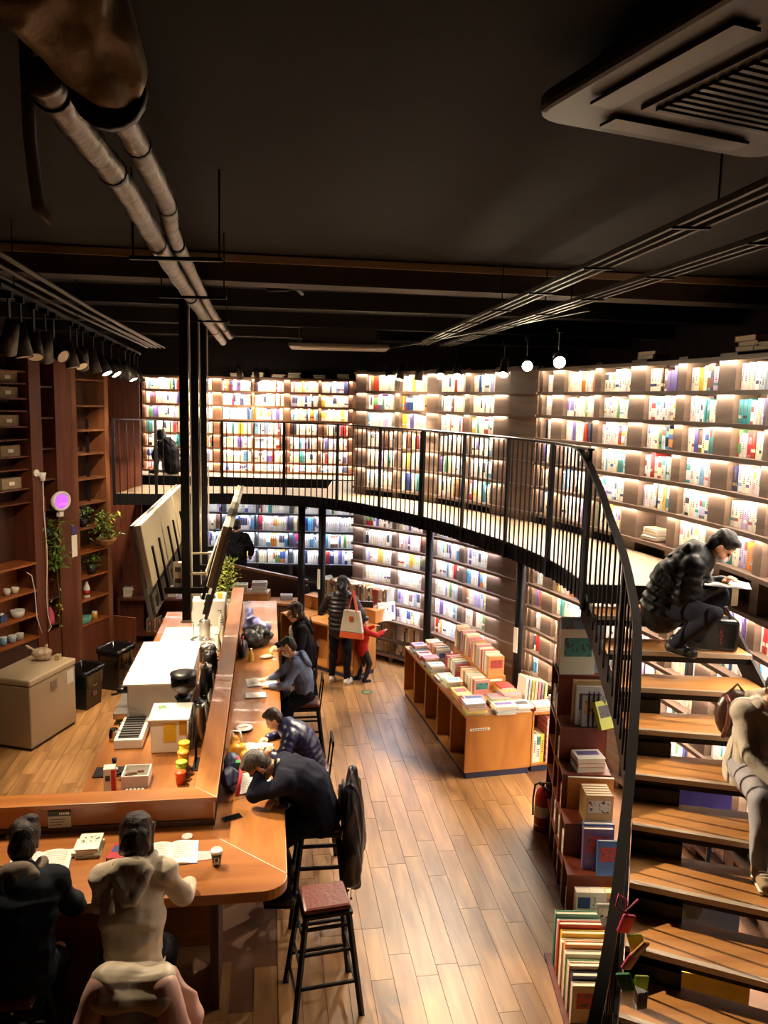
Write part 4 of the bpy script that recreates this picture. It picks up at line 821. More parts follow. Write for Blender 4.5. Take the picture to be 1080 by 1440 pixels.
# ================================================================ BACK LEFT: tables with books
def table(name, label, x, y, rz, w, d, h, m=M_bench, shelf=True):
    t = thing(name, label, 'table', (x, y, 0), rz)
    MB().b2((-w / 2, -d / 2, h - .035), (w / 2, d / 2, h)).build('top', m, t)
    for s in (-1, 1): MB().b2((s * (w / 2 - .02) - .018, -d / 2, 0), (s * (w / 2 - .02) + .018, d / 2, h - .035)).build('side_panel', m, t)
    MB().b2((-w / 2 + .04, d / 2 - .03, 0), (w / 2 - .04, d / 2 - .01, h - .035)).build('back_panel', m, t)
    if shelf: MB().b2((-w / 2 + .04, -d / 2, .16), (w / 2 - .04, d / 2 - .03, .19)).build('lower_shelf', m, t)
    return t
table('book_table', 'wooden table piled with white books behind the menu screens', -4.0, 14.0, R(4), 1.5, .7, .85, M_ceda)
for k, (dx, dy, n) in enumerate(((-.6, -.15, 5), (-.42, .1, 6), (-.2, -.15, 5), (-.02, .12, 5), (.2, -.12, 6), (.45, .1, 5))):
    flat_stack(-4.0 + dx, 14.0 + dy, .85, R(4), n, .15, .21, 'in the %s white pile on the rear left table' % ORD[k], 'white books on the rear left table', cols=[('white', '#e8e1d2')], th=(.025, .04))
t = thing('teal_box', 'teal box standing on a black case on the rear left table', 'box', (-4.42, 14.2, .85), R(4))
MB().b2((-.09, -.07, 0), (.09, .07, .28)).build('case', M_blk, t); MB().b2((-.08, -.07, .28), (.1, .07, .52)).build('carton', mat('teal_card', '#6fa08c', .6), t)
for k in range(3): MB().b2((-.01, -.073, .32 + k * .06), (.03, -.07, .36 + k * .06)).build('glyph', M_blk, t)
t = thing('brown_parcel', 'brown paper parcel lying on white books at the rear left', 'parcel', (-3.92, 14.05, 1.10), R(20)); MB().b2((-.16, -.1, 0), (.16, .1, .1)).build('paper', mat('kraft', '#b07a3d', .7), t, bevel=.03); MB().b2((-.165, -.01, .0), (.165, .01, .103)).build('string', M_cream, t)
for k in range(9): book(-4.25 + k * .045, 13.78, .19, R(4), .035, .18, .24 + .02 * (k % 3), lin(['#8a6a3f', '#5a5a50', '#7a3b2a', '#b09a6a'][k % 4]), '%s dull book on the lower shelf of the rear left table' % ordn(k), 'books under the rear left table')
# shallow raised reading deck at the far back with parapet
o = MB().b2((-3.4, 15.2, 0), (-1.1, 16.6, .22)).build('deck_step', M_dark); tag(o, 'low dark raised deck at the far back', 'platform'); MB().b2((-3.4, 15.16, .18), (-1.1, 15.2, .24)).build('edge_strip', M_oak, o)
t = thing('parapet', 'dark wooden parapet with sloping oak rail at the far back', 'parapet', (-2.4, 14.7, 0), 0)
m = MB(); m.add([(-.9, -.03, 0), (.95, -.03, 0), (.95, .03, 0), (-.9, .03, 0), (-.9, -.03, 1.33), (.95, -.03, .98), (.95, .03, .98), (-.9, .03, 1.33)], [(3, 2, 1, 0), (4, 5, 6, 7), (0, 1, 5, 4), (1, 2, 6, 5), (2, 3, 7, 6), (3, 0, 4, 7)]); m.build('panel', M_dark, t)
MB().bar((-.92, 0, 1.355), (.97, 0, 1.0), .09, .045).build('rail', M_oak, t)
# book counter in front of it
table('book_table', 'wooden step table with piles of magazines beyond the ledge', -2.35, 13.75, R(4), .75, .6, .72)
MB().b2((-2.72, 13.62, .72), (-2.05, 14.05, .98)).build('riser', M_bench, None).name = 'wooden_riser'
tag(bpy.data.objects['wooden_riser'], 'wooden riser box holding magazine piles beyond the ledge', 'riser'); MB().b2((-2.72, 13.61, .975), (-2.05, 14.06, .985)).build('top_edge', M_oak, bpy.data.objects['wooden_riser'])
k = 0
for dx, dy, z, n in ((-.22, -.18, .72, 6), (.12, -.18, .72, 7), (-.2, .1, .985, 7), (.14, .1, .985, 9)):
    flat_stack(-2.37 + dx, 13.75 + dy, z, R(4), n, .26, .2, 'in the %s pile on the far step table' % ORD[k], 'magazines on the far step table', cols=[('pale grey', '#cfcabb'), ('white', '#e6e0d0'), ('grey', '#a8a498')], th=(.014, .026)); k += 1
t = thing('curved_counter', 'curved dark wooden counter beyond the step table', 'counter', (-1.62, 14.1, 0), 0)
arc = [(.55 * math.cos(R(a)), .45 * math.sin(R(a))) for a in range(180, 361, 15)]
MB().prism(arc, 0, .78).build('body', wood('counter_taupe', '#4e3a28', '#6b5138', .5), t); MB().prism([(x * 1.05, y * 1.05) for x, y in arc], .78, .82).build('top', M_bench, t); MB().prism([(x * .98, y * .98) for x, y in arc], 0, .08).build('plinth', mat('plinth_blue', '#3a4566', .5), t)
for k in range(4): flat_book(-1.75, 13.98, .82 + .022 * k, .1, .22, .16, .02, lin(['#5a7aa8', '#4a4a80', '#88a0b8', '#b8b8c0'][k]), '%s book of the blue pile on the curved counter' % ordn(k), 'books on the curved counter')
for k in range(3): book(-1.42 + k * .04, 13.95, .82, .5, .02, .16, .26, lin(['#1c1c20', '#2a2a30', '#3a3632'][k]), '%s dark upright book on the curved counter' % ordn(k), 'books on the curved counter', 0)
def extinguisher(x, y, label, rz=0):
    t = thing('fire_extinguisher', label, 'fire extinguisher', (x, y, 0), rz)
    MB().lathe([(.07, 0), (.078, .015), (.078, .36), (.06, .43), (.025, .46), (.025, .48), (0, .48)], 22).build('cylinder', M_red, t, True)
    MB().box((.02, 0, .50), (.05, .03, .04)).build('valve', M_blk, t); MB().bar((.0, 0, .52), (-.11, 0, .56), .02, .012).build('lever', M_blk, t); MB().bar((.0, 0, .49), (-.10, 0, .48), .02, .012).build('handle', M_blk, t)
    MB().tube([(.04, 0, .5), (.1, .02, .46), (.11, .03, .3), (.1, .03, .12)], .011, 8).build('hose', M_blk, t, True); MB().lathe([(.0785, .16), (.0785, .28)], 22).build('label', mat('ext_label', '#d9c9b4', .6), t, True)
    MB().lathe([(.0795, .06), (.0795, .075), (.077, .075)], 22).build('strap', M_steel, t); MB().lathe([(.08, -.0), (.08, .012), (0, .012)], 22).build('foot_ring', M_blk, t)
extinguisher(1.74, 7.74, 'red fire extinguisher standing by the stair bookcase', R(120)); extinguisher(-1.28, 13.5, 'red fire extinguisher far away by the curved counter', R(200))
# ================================================================ DISPLAY TABLES
TA = R(14); TO = Vector((1.03, 8.80, 0))
def TW(u, v, z=0): return TO + Vector((math.cos(TA), math.sin(TA), 0)) * u + Vector((-math.sin(TA), math.cos(TA), 0)) * v + Vector((0, 0, z))
M_plinth = mat('plinth_navy', '#2c2f48', .5)
def cubby(t, w, l, h, open_left=True):
    """open box, local x across, y along"""
    MB().b2((0, 0, h - .028), (w, l, h)).build('top', M_bench, t); MB().b2((0.02, .005, .0), (w - .02, l - .005, .08)).build('plinth', M_plinth, t)
    MB().b2((0, 0, .08), (w, l, .105)).build('bottom', M_bench, t)
    MB().b2((0, 0, .105), (w, .022, h - .028)).build('side_panel', M_bench, t); MB().b2((0, l - .022, .105), (w, l, h - .028)).build('side_panel', M_bench, t)
    MB().b2((w * .5, .022, .105), (w * .5 + .015, l - .022, h - .028)).build('divider', M_bench, t)
for k in range(5):
    p = TW(0, k * .55); t = thing('display_cabinet', 'low oak display cabinet with open cubby, %s from the near end of the table row' % ORD[k], 'cabinet', tuple(p), TA, 'display cabinets in the near row')
    cubby(t, .84 if k < 4 else .62, .545, .78)
    if k == 0:
        MB().b2((.05, -.004, .60), (.30, 0, .63)).build('label_strip', M_cream, t)
        for q in range(7): MB().b2((.07 + q * .03, -.006, .608), (.09 + q * .03, -.004, .622)).build('glyph', mat('ink_grey', '#8a7f72', .8), t)
    if k in (1, 2, 3): MB().b2((.1, .1, .107), (.3, .35, .13)).build('box_tray', M_ceda, t)
t = thing('display_cabinet', 'small oak cabinet holding a pile of pink magazines beside the table row', 'cabinet', tuple(TW(.86, .02)), TA)
w, l, h = .50, .46, .76
MB().b2((0, 0, h - .028), (w, l, h)).build('top', M_bench, t); MB().b2((.02, .02, 0), (w - .02, l - .02, .08)).build('plinth', M_plinth, t); MB().b2((0, 0, .08), (w, l, .105)).build('bottom', M_bench, t)
for x in (0, w - .02): MB().b2((x, 0, .105), (x + .02, l, h - .028)).build('side_panel', M_bench, t)
MB().b2((.02, l - .02, .105), (w - .02, l, h - .028)).build('back_panel', M_bench, t)
for k in range(22): flat_book(*TW(.86 + .33, .17, .105 + k * .0255), TA, .26, .28, .025, lin(['#c9808c', '#b5636f', '#d9a0a4'][k % 3]), 'pink magazine, %s from the bottom of the tall pile in the small cabinet' % ordn(k), 'pink magazines in the small cabinet', 'magazine')
for k, c in enumerate(('#e4dfd4', '#e0d8c8', '#d8c23c')): book(*TW(.86 + .06 + k * .05, .06, .105), TA, .045, .22, .36, lin(c), '%s file standing left in the small cabinet' % ['white', 'cream', 'yellow'][k], 'files in the small cabinet')
# flat magazine stacks on the near row
G = 'books laid flat on the near table row'; ZT = .78
COLR = [('white', '#e9e3d6'), ('cream', '#dccfb2'), ('pale green', '#b9c98a'), ('pale blue', '#a9bccb'), ('pink', '#cc7f86'), ('red', '#a93a35'), ('yellow', '#dcc05a'), ('grey', '#8c8781')]
rs = random.Random(21)
spots_ = [(.14, .10, 6, .24, .19), (.50, .08, 4, .26, .20), (.20, .33, 5, .27, .2), (.55, .33, 4, .27, .2), (.15, .60, 3, .2, .28), (.74, .12, 3, .2, .24), (.72, .40, 5, .24, .2), (.74, .66, 4, .2, .2), (.14, .95, 6, .20, .17), (.14, 1.25, 3, .20, .2), (.13, 1.55, 5, .2, .18), (.13, 1.85, 5, .21, .17), (.14, 2.15, 4, .2, .2), (.13, 2.45, 5, .21, .2), (.40, 2.55, 5, .2, .18)]
for k, (u, v, n, w, d) in enumerate(spots_):
    cs = [rs.choice(COLR) for _ in range(n)]
    flat_stack(*TW(u, v, ZT), TA, n, w, d, 'in the %s flat pile of the near table' % ORD[k], G, cols=cs, th=(.014, .03), r=rs)
for k, (u, v, n, w, d) in enumerate(((1.0, .12, 3, .24, .18), (1.25, .12, 5, .2, .16), (1.30, .34, 2, .14, .12),)):
    cs = [rs.choice(COLR) for _ in range(n)]
    flat_stack(*TW(u, v, .76), TA, n, w, d, 'in the %s flat pile on the small cabinet' % ORD[k], 'books on the small cabinet', cols=cs, th=(.02, .035), r=rs)
# upright rows; their spines face up the aisle, covers towards the near end
def upright_row(u, v0, v1, z, w, h, posn, group, r, th=(.02, .045), cols=None, fr=TW, ang=TA):
    v = v0; k = 0
    while v < v1:
        t = r.uniform(*th); nm, c = r.choice(cols) if cols else pick(r); c = lin(c) if isinstance(c, str) else c
        o = link('paperback', LYING); p = fr(u + r.uniform(-.008, .008), v + t, z); hh = h * r.uniform(.88, 1.05); ww = w * r.uniform(.92, 1.03)
        o.location = p + Vector((0, 0, hh / 2)); o.rotation_euler = (R(90), 0, ang); o.scale = (ww, hh, t * .97); o.color = c
        tag(o, '%s upright paperback, %s from the front in the %s' % (nm, ordn(k), posn), 'book', group); v += t; k += 1
PINK = [('pink', '#cf8f8c'), ('cream', '#dccaa8'), ('white', '#e6dfd0'), ('orange', '#c98a50'), ('pale red', '#c4615c'), ('tan', '#b89a6e'), ('grey', '#a39d94')]
def riser(u0, u1, v0, v1, h, label):
    t = thing('display_riser', label, 'riser', tuple(TW(u0, v0, ZT)), TA); MB().b2((0, 0, h - .02), (u1 - u0, v1 - v0, h)).build('top', M_bench, t); MB().b2((0, 0, 0), (u1 - u0, .018, h - .02)).build('front', M_bench, t); MB().b2((0, .018, 0), (.018, v1 - v0, h - .02)).build('side', M_bench, t); MB().b2((u1 - u0 - .018, .018, 0), (u1 - u0, v1 - v0, h - .02)).build('side', M_bench, t)
    if v0 > .5: MB().b2((.03, -.004, h * .62), (.2, 0, h * .62 + .03)).build('label_strip', M_cream, t)
upright_row(.42, .62, 1.15, ZT, .20, .2, 'near middle row', 'upright books on the near table row', rs, cols=PINK)
upright_row(.40, 1.32, 1.72, ZT, .19, .2, 'second middle row', 'upright books on the near table row', rs, cols=COLR)
upright_row(.36, 1.92, 2.35, ZT, .2, .18, 'far middle row', 'upright books on the near table row', rs, cols=PINK)
riser(.58, .83, 0.82, 2.18, .16, 'long wooden riser under the tall right row of the near table')
upright_row(.70, .84, 1.5, ZT + .16, .21, .27, 'tall near right row', 'upright books on the near table row', rs, cols=PINK)
upright_row(.70, 1.62, 2.16, ZT + .16, .21, .29, 'tall far right row', 'upright books on the near table row', rs, cols=PINK)
for k in range(7): book(*TW(.92 + .04 * k, .38 - .008 * k, .76), TA + .12, .03, .2, .30 - .01 * k, lin(COLR[(k * 3) % 8][1]), '%s leaning picture book, %s in the fan on the small cabinet' % (COLR[(k * 3) % 8][0], ordn(k)), 'leaning picture books on the small cabinet', tilt=.06)
# far table
UB = R(142); BO = Vector((-.08, 12.45, 0))          # local x runs left-back, local y runs right-back
ex = Vector((math.cos(UB), math.sin(UB), 0)); ey = Vector((math.cos(R(52)), math.sin(R(52)), 0))
def BWt(u, v, z=0): return BO + ex * u + ey * v + Vector((0, 0, z))
for k in range(3):
    p = BWt(k * .56 + .55, 0); t = thing('display_cabinet', 'oak display cabinet under magazines, %s from the panel end of the far table' % ORD[k], 'cabinet', tuple(p), UB - math.pi, 'display cabinets in the far row')
    # local frame rotated by 180 so that the open side faces the aisle
    w_, l_, h_ = .55, .55, .82
    MB().b2((0, -l_, h_ - .03), (w_, 0, h_)).build('top', M_bench, t); MB().b2((.02, -l_ + .02, 0), (w_ - .02, -.02, .08)).build('plinth', M_plinth, t); MB().b2((0, -l_, .08), (w_, 0, .105)).build('bottom', M_bench, t)
    for x in (0, w_ - .022): MB().b2((x, -l_, .105), (x + .022, 0, h_ - .03)).build('side_panel', M_bench, t)
    MB().b2((.022, -l_ * .5, .105), (w_ - .022, -l_ * .5 + .015, h_ - .03)).build('divider', M_bench, t)
    if k == 0: MB().b2((w_, -.33, .70), (w_ + .004, -.12, .74)).build('label_strip', M_cream, t)
ZB = .82
for k, (u, v, n, w, d) in enumerate(((.25, .16, 9, .28, .21), (.6, .14, 3, .22, .2), (1.0, .16, 4, .26, .2), (1.42, .18, 8, .26, .2), (1.25, .12, 5, .2, .16))):
    cs = [rs.choice([('dark grey', '#4a4a50'), ('black', '#2c2b30'), ('grey', '#7d7b7a')] if k == 0 else COLR) for _ in range(n)]
    flat_stack(*BWt(u, v, ZB), UB, n, w, d, 'in the %s flat pile of the far table' % ORD[k], 'books laid flat on the far table', cols=cs, th=(.014, .026), r=rs)
def row_b(u0, u1, v, z, h, posn, r, cols):
    u = u0; k = 0
    while u < u1:
        t = r.uniform(.025, .05); nm, c = r.choice(cols); p = BWt(u + t / 2, v, z); book(p.x, p.y, z, UB + math.pi, t * .96, .2, h * r.uniform(.85, 1.05), lin(c), '%s upright book, %s in the %s' % (nm, ordn(k), posn), 'upright books on the far table', name='hardback'); u += t; k += 1
t = thing('display_riser', 'long oak riser under the upright books of the far table', 'riser', tuple(BWt(1.66, .28, ZB)), UB - math.pi); MB().b2((0, -.26, 0), (1.62, 0, .2)).build('body', M_bench, t); MB().b2((0, -.265, .2), (1.625, 0, .215)).build('top', M_bench, t)
ART = [('cream', '#d6c6a8'), ('white', '#e2dccd'), ('grey', '#8c857c'), ('red', '#9c352c'), ('black', '#38343a'), ('tan', '#a98b62'), ('pale grey', '#bdb7ac')]
row_b(.05, 1.55, .33, ZB + .215, .30, 'back row of the far table', rs, ART)
t = thing('book_end', 'black tilted display board beside the child on the far table', 'stand', tuple(BWt(.34, .10, ZB)), UB + R(30)); MB().box((0, 0, .17), (.3, .02, .32), 0, 0, Matrix.Rotation(R(-15), 3, 'X')).build('board', M_blk, t); MB().b2((-.12, -.01, 0), (.12, .12, .012)).build('foot', M_blk, t)
for k, (u, v) in enumerate(((-.05, .16), (-.05, .26))):
    o = link('book', LYING); h = .3; o.location = BWt(u + .12, v + .12, ZB + h / 2); o.rotation_euler = (R(84), 0, R(20)); o.scale = (.24, h, .05); o.color = lin(('#ddd5c6', '#c9c3b8')[k]); tag(o, '%s boxed book facing the aisle at the end of the far table' % ('cream', 'grey')[k], 'book', 'boxed books on the far table')
# ================================================================ STAIR BOOKCASE
sbc = thing('stepped_bookcase', 'red-brown stepped bookcase beside the stairs', 'bookcase', (1.7, 6.8, 0)); SB = Vector(sbc.location)
def XL(d): return 1.60 + (d - 5.81) * .09
M_mah = wood('mahogany', '#5c2615', '#7e3a20', .42, (5, 5, 1.5))
TIER = [(7.30, 7.80, 1.85), (7.00, 7.30, 1.45), (6.72, 7.00, 1.12), (6.44, 6.72, .80), (6.15, 6.44, .50), (5.85, 6.15, .20)]; WS = .44
for (d0, d1, h) in TIER:
    def pp(x0, x1, y0, y1): return [(XL(y0) + x0 - SB.x, y0 - SB.y), (XL(y0) + x1 - SB.x, y0 - SB.y), (XL(y1) + x1 - SB.x, y1 - SB.y), (XL(y1) + x0 - SB.x, y1 - SB.y)]
    MB().prism(pp(0, WS, d0, d1), h - .022, h).build('step_top', M_mah, sbc); MB().prism(pp(0, WS, d0, d0 + .02), 0, h - .022).build('near_panel', M_mah, sbc); MB().prism(pp(0, WS, d1 - .02, d1), 0, h - .022).build('far_panel', M_mah, sbc)
    MB().prism(pp(WS * .55, WS * .55 + .015, d0 + .02, d1 - .02), 0, h - .022).build('back_panel', M_mah, sbc)
    z = .04
    while z < h - .2:
        MB().prism(pp(0, WS * .55, d0 + .02, d1 - .02), z, z + .02).build('shelf', M_mah, sbc)
        y = d0 + .035; n = 0
        while y < d1 - .07 and rs.random() < .9:
            w = rs.uniform(.02, .045); nm, c = pick(rs); book(XL(y) + .03, y + w / 2, z + .02, -R(90), w * .96, .18, min(.25, h - z - .08) * rs.uniform(.8, .95), c, '%s book, %s on the %s shelf inside the %s highest step' % (nm, ordn(n), ordn(int(z / .33)), ORD[[t_[0] for t_ in TIER].index(d0)]), 'books in the stepped bookcase', name='storybook'); y += w; n += 1
        z += .33
def facing(x, y, z, w, h, t, c, label, yaw=0, lean=0, name='picture_book'):
    o = link(name, LYING); o.rotation_euler = (R(90 - lean), 0, yaw); o.location = (x, y + h / 2 * math.sin(R(lean)), z + h / 2 * math.cos(R(lean))); o.scale = (w, h, t); o.color = lin(c); return tag(o, label, 'book', 'picture books on the stepped bookcase')
P = lambda d, o: XL(d) + o
facing(P(7.32, .18), 7.36, 1.85, .34, .44, .03, '#dfe3cf', 'large white and green picture book facing out on the highest step', .05, 4)
MB_ = MB().quad((-.13, 0, .05), (.13, 0, .05), (.13, 0, .30), (-.13, 0, .30)); 
facing(P(7.36, .30), 7.44, 1.85, .30, .50, .04, '#8fb0cf', 'pale blue picture book behind the white and green one', 0, 2)
for k in range(4): facing(P(7.5, .2), 7.54 + .05 * k, 1.85, .34, .52 - .02 * k, .04, ['#7fa3c6', '#d8cfc0', '#c9725f', '#d9d2c4'][k], '%s picture book, %s behind the tall ones on the highest step' % (['blue', 'cream', 'red', 'white'][k], ORD[k]))
facing(P(7.1, .30), 7.05, 1.45, .22, .30, .03, '#9fa8a6', 'grey picture book with dark ovals on the second step', .0, 4)
facing(P(7.1, .27), 7.10, 1.45, .26, .38, .04, '#c9d3d8', 'pale picture book behind the grey oval one'); facing(P(7.1, .26), 7.15, 1.45, .28, .42, .04, '#c4a878', 'tan picture book behind the pale one on the second step'); facing(P(7.1, .36), 7.20, 1.45, .26, .40, .03, '#3a4f8c', 'dark blue picture book at the back of the second step')
for k in range(9):
    o = MB().lathe([(.012, 0), (.012, .003), (0, .003)], 12, (0, 0, 0), 0, Matrix.Rotation(R(90), 3, 'X')).build('oval', M_blk); o.scale = (1, 1, 1.4); bk = [x for x in bpy.data.objects if x.get('label', '').startswith('grey picture book with dark')][0]
    o.parent = bk; o.scale = (1 / .22, 1.0, 1); o.scale = (1 / .22, 1 / .30, 1 / .03); o.rotation_euler = (R(-90), 0, 0); o.location = (-.22 + (k % 3) * .2, -.18 + (k // 3) * .22, 1.12)
o = facing(P(6.98, .40), 6.98, 1.45 - .0, .20, .26, .05, '#b7c04a', 'yellow-green picture book tilted over the second step', .5, 25)
for k in range(3): flat_book(P(6.86, .25), 6.87, 1.12 + .045 * k, .1, .26, .2, .042, lin(['#c9c3bb', '#b5746a', '#dcd6cb'][k]), '%s book of the lying pile on the third step' % ['grey', 'red', 'white'][k], 'picture books on the stepped bookcase')
o = MB().b2((-.01, -.01, 0), (.40, .01, .30)).build('display_board', M_bench); o.location = (P(6.72, .06), 6.715, .80); o.rotation_euler.z = -.05; tag(o, 'plain light wooden board standing on the fourth step', 'board'); MB().b2((-.012, -.012, .30), (.402, .012, .306)).build('top_edge', M_cream, o)
for k in range(5): facing(P(6.6, .28) + .0, 6.48 + .045 * k, .80, .24 - .0, .27, .042, '#c9a26a', 'tan boxed book, %s from the front on the fourth step' % ORD[k])
facing(P(6.4, .28), 6.42, .50, .26, .34, .05, '#5f7fb8', 'blue picture book with yellow letters on the fifth step'); facing(P(6.3, .26), 6.28, .50, .26, .36, .05, '#6b4f7c', 'purple picture book with pale title on the fifth step', 0, 3)
facing(P(6.2, .34), 6.17, .50, .20, .30, .03, '#3f6096', 'blue board book with orange window on the fifth step', 0, 6)
for k, (dx, c, n) in enumerate(((.12, '#d9d0bd', 'cream'), (.24, '#e0d6c4', 'white'), (.36, '#d9b545', 'yellow'))): facing(P(6.05, dx), 6.08, .20, .13, .24, .08, c, '%s box set on the lowest step' % n)
facing(P(5.95, .30), 5.93, .20, .18, .2, .02, '#a9aaa6', 'grey slotted book end on the lowest step')
# crate of books at the stair foot and odds and ends
t = thing('book_crate', 'low wooden crate of books at the foot of the stepped bookcase', 'crate', (1.56, 5.36, 0), 0); MB().b2((-.17, -.30, 0), (.30, .45, .03)).build('base', M_mah, t)
for s in (.29,): MB().b2((s, -.30, .03), (s + .012, .45, .1)).build('side', M_mah, t)
for k in range(11): facing(1.60 + .01 * (k % 2), 5.12 + .06 * k, .03, .34, .30 + .02 * (k % 3) + .012 * k, .045, ['#b9a88c', '#2f3550', '#c9a080', '#8ab08a', '#c9c0b0', '#d98a4a', '#e0ddd0', '#d8b23a', '#c0453f', '#dfe3e6', '#5a9a7a'][k], '%s book in the crate, %s from the front' % (['patterned beige', 'navy', 'tan', 'green', 'cream', 'orange', 'white', 'yellow', 'red', 'pale', 'mint'][k], ordn(k)))
# toys tied to the handrail
tt = thing('toy_books', 'bundle of colourful toy flap books tied to the handrail', 'toy', (1.235, 3.52, 1.98)); TT = {}
for k, (dx, dz, c, rx) in enumerate(((.0, 0, '#d8456f', .3), (.05, -.09, '#b8cc3a', -.3), (.02, -.17, '#d8456f', .5), (.07, -.28, '#c9d83f', .1), (-.01, -.25, '#4a9a5a', -.4), (.04, -.06, '#e0a030', .7))):
    MB().box((dx, -.02 * k, dz - .05), (.075, .018, .10), rx, 0, Matrix.Rotation(rx, 3, 'Y')).build('flap_book', mat('toy' + c.strip('#'), c, .5), tt, bevel=.012)
for k in range(6): MB().box((.03 + .006 * k, -.12, -.35), (.004, .05, .09), .2 * k).build('page', M_cream, tt)
MB().tube([(0, 0, .0), (.0, .02, .06), (-.04, .02, .09), (-.06, -.01, .05), (-.02, -.03, .03), (.05, 0, .08)], .006, 6).build('ribbon', mat('ribbon', '#c03a5c', .6), tt, True)
# picture boards behind the lower steps
for k, (x, y, z, w, h, c, n) in enumerate(((2.45, 5.55, .35, .68, .62, '#56679e', 'blue poster board with a dark figure behind the open steps'), (2.3, 5.0, .2, .66, .30, '#d6bd2e', 'yellow board behind the lowest visible steps'), (2.55, 6.05, 1.1, .68, .30, '#4b3f86', 'row of purple picture books seen between the steps'))):
    t = thing('picture_board', n, 'board', (x, y, z), R(-12)); MB().b2((-w / 2, 0, 0), (w / 2, .03, h)).build('panel', mat('board%d' % k, c, .5, var=.15, scale=7), t); MB().b2((-w / 2 - .03, -.01, -.03), (-w / 2, .04, h)).build('frame', M_cream, t)
    if k == 0: MB().lathe([(.04, 0), (.07, .08), (.05, .2), (.0, .24)], 12, (0, -.012, .2), 0, Matrix.Diagonal((1, .1, 1))).build('printed_figure', mat('fig', '#3d3550', .6), t)
    if z > 0:
        for s in (-.2, .2): MB().b2((s - .015, .0, -z), (s + .015, .03, 0)).build('leg', M_black, t)
# things on top of the wall cases
for k, (s, n, c) in enumerate(((3.3, 3, [('red', '#8f3a2c'), ('brown', '#6a4636'), ('orange', '#b86a48')]), (3.55, 2, [('grey', '#6a6460'), ('cream', '#b5a993')]), (1.9, 2, [('grey', '#77706a'), ('white', '#b0a89a')]))):
    p = LB.off(s * KU, .13, ZTOP); d_ = LB.at(s * KU)[1]; flat_stack(p.x, p.y, ZTOP + .001, math.atan2(d_.y, d_.x), n, .3, .2, 'of the %s pile above the right wall' % ORD[k], 'books on top of the wall case', cols=c, th=(.03, .05))
for k, x in enumerate((-2.9, -2.5, -2.1, -1.8, -1.3, -.85)):
    flat_stack(x * KU, 16.88, ZW[0] + .041, 0, 2 + k % 2, .26, .18, 'of the %s pile on the rear case top' % ORD[k], 'books on top of the rear case', cols=[('grey', '#8a8078'), ('red', '#8c4436'), ('cream', '#b8ad98')], th=(.025, .04))
# ================================================================ CEILING FITTINGS
M_foil = mat('duct_foil', '#7a716a', .42, .7, var=.2, bump=.9, scale=9)
def duct(pts, r, label):
    t = thing('air_duct', label, 'duct', tuple(pts[0])); o0 = Vector(pts[0]); c = curve(pts, 10); c = [p - o0 for p in c]
    MB().tube(c, [r * (1 + .07 * math.sin(i * 1.9)) for i in range(len(c))], 14).build('sleeve', M_foil, t, True)
    for i in range(6, len(c), 12): MB().tube([c[i], c[min(i + 1, len(c) - 1)] * .3 + c[i] * .7], r * 1.12, 14).build('band', M_black, t)
duct([(-1.0, 2.35, 5.32), (-1.03, 2.6, 5.31), (-1.12, 3.4, 5.30), (-1.3, 4.5, 5.28), (-1.62, 6.4, 5.28), (-1.95, 8.6, 5.26), (-2.4, 11.6, 5.25)], .052, 'left silver foil duct running along the ceiling')
duct([(-.84, 2.35, 5.36), (-.88, 2.6, 5.35), (-.97, 3.2, 5.36), (-1.10, 4.0, 5.36), (-1.26, 4.7, 5.36), (-1.55, 6.4, 5.36), (-1.9, 8.6, 5.34), (-2.3, 11.6, 5.33)], .046, 'right silver foil duct running along the ceiling')
for k, b in enumerate((4.6, 6.3, 8.2)):
    x = -1.2 - (b - 4.6) * .19; t = thing('duct_hanger', '%s black hanger bar holding the foil ducts' % ['near', 'middle', 'far'][k], 'hanger', (x, b, 5.2)); MB().b2((-.28, -.015, 0), (.25, .015, .02)).build('bar', M_black, t)
    for s in (-.26, .23): MB().tube([(s, 0, .02), (s, 0, CZ - 5.2)], .006, 6).build('rod', M_black, t)
o = MB().tube([(-1.08, 2.45, 5.55), (-1.1, 2.5, 5.2), (-1.09, 2.52, 5.0), (-1.06, 2.55, 4.97)], .02, 10).build('hanging_pipe', mat('pvc_grey', '#8b8792', .5), None, True); tag(o, 'thin grey pipe end hanging down at the upper left', 'pipe')
GLARE_ELBOW = True
# ceiling cassette air conditioner
ac = thing('air_conditioner', 'dark ceiling cassette air conditioner at the upper right', 'air conditioner', (1.29, 2.86, 5.50), R(22))
M_ac = mat('ac_dark', '#2a2624', .4)
pts8 = []
for cx, cy, a0 in ((.46, .46, 0), (-.46, .46, 90), (-.46, -.46, 180), (.46, -.46, 270)): pts8 += [(cx + .14 * math.cos(R(a0 + q)), cy + .14 * math.sin(R(a0 + q))) for q in (0, 22, 45, 67, 90)]
MB().prism(pts8, .02, .09).build('panel', M_ac, ac, bevel=.02); MB().b2((-.42, -.42, .09), (.42, .42, CZ - 5.5)).build('body', M_ac, ac)
MB().b2((-.30, -.30, .004), (.30, .30, .019)).build('grille_frame', mat('ac_frame', '#4a4440', .4), ac)
for k in range(13): MB().b2((-.27, -.27 + k * .042, -.010), (.27, -.25 + k * .042, .0035)).build('grille_slat', M_blk, ac)
for a in range(4):
    M3 = Matrix.Rotation(R(90 * a), 3, 'Z'); MB().box(M3 @ Vector((0, .45, .008)), (.66, .10, .012), R(90 * a)).build('louvre', mat('ac_louvre', '#4a433d', .35), ac)
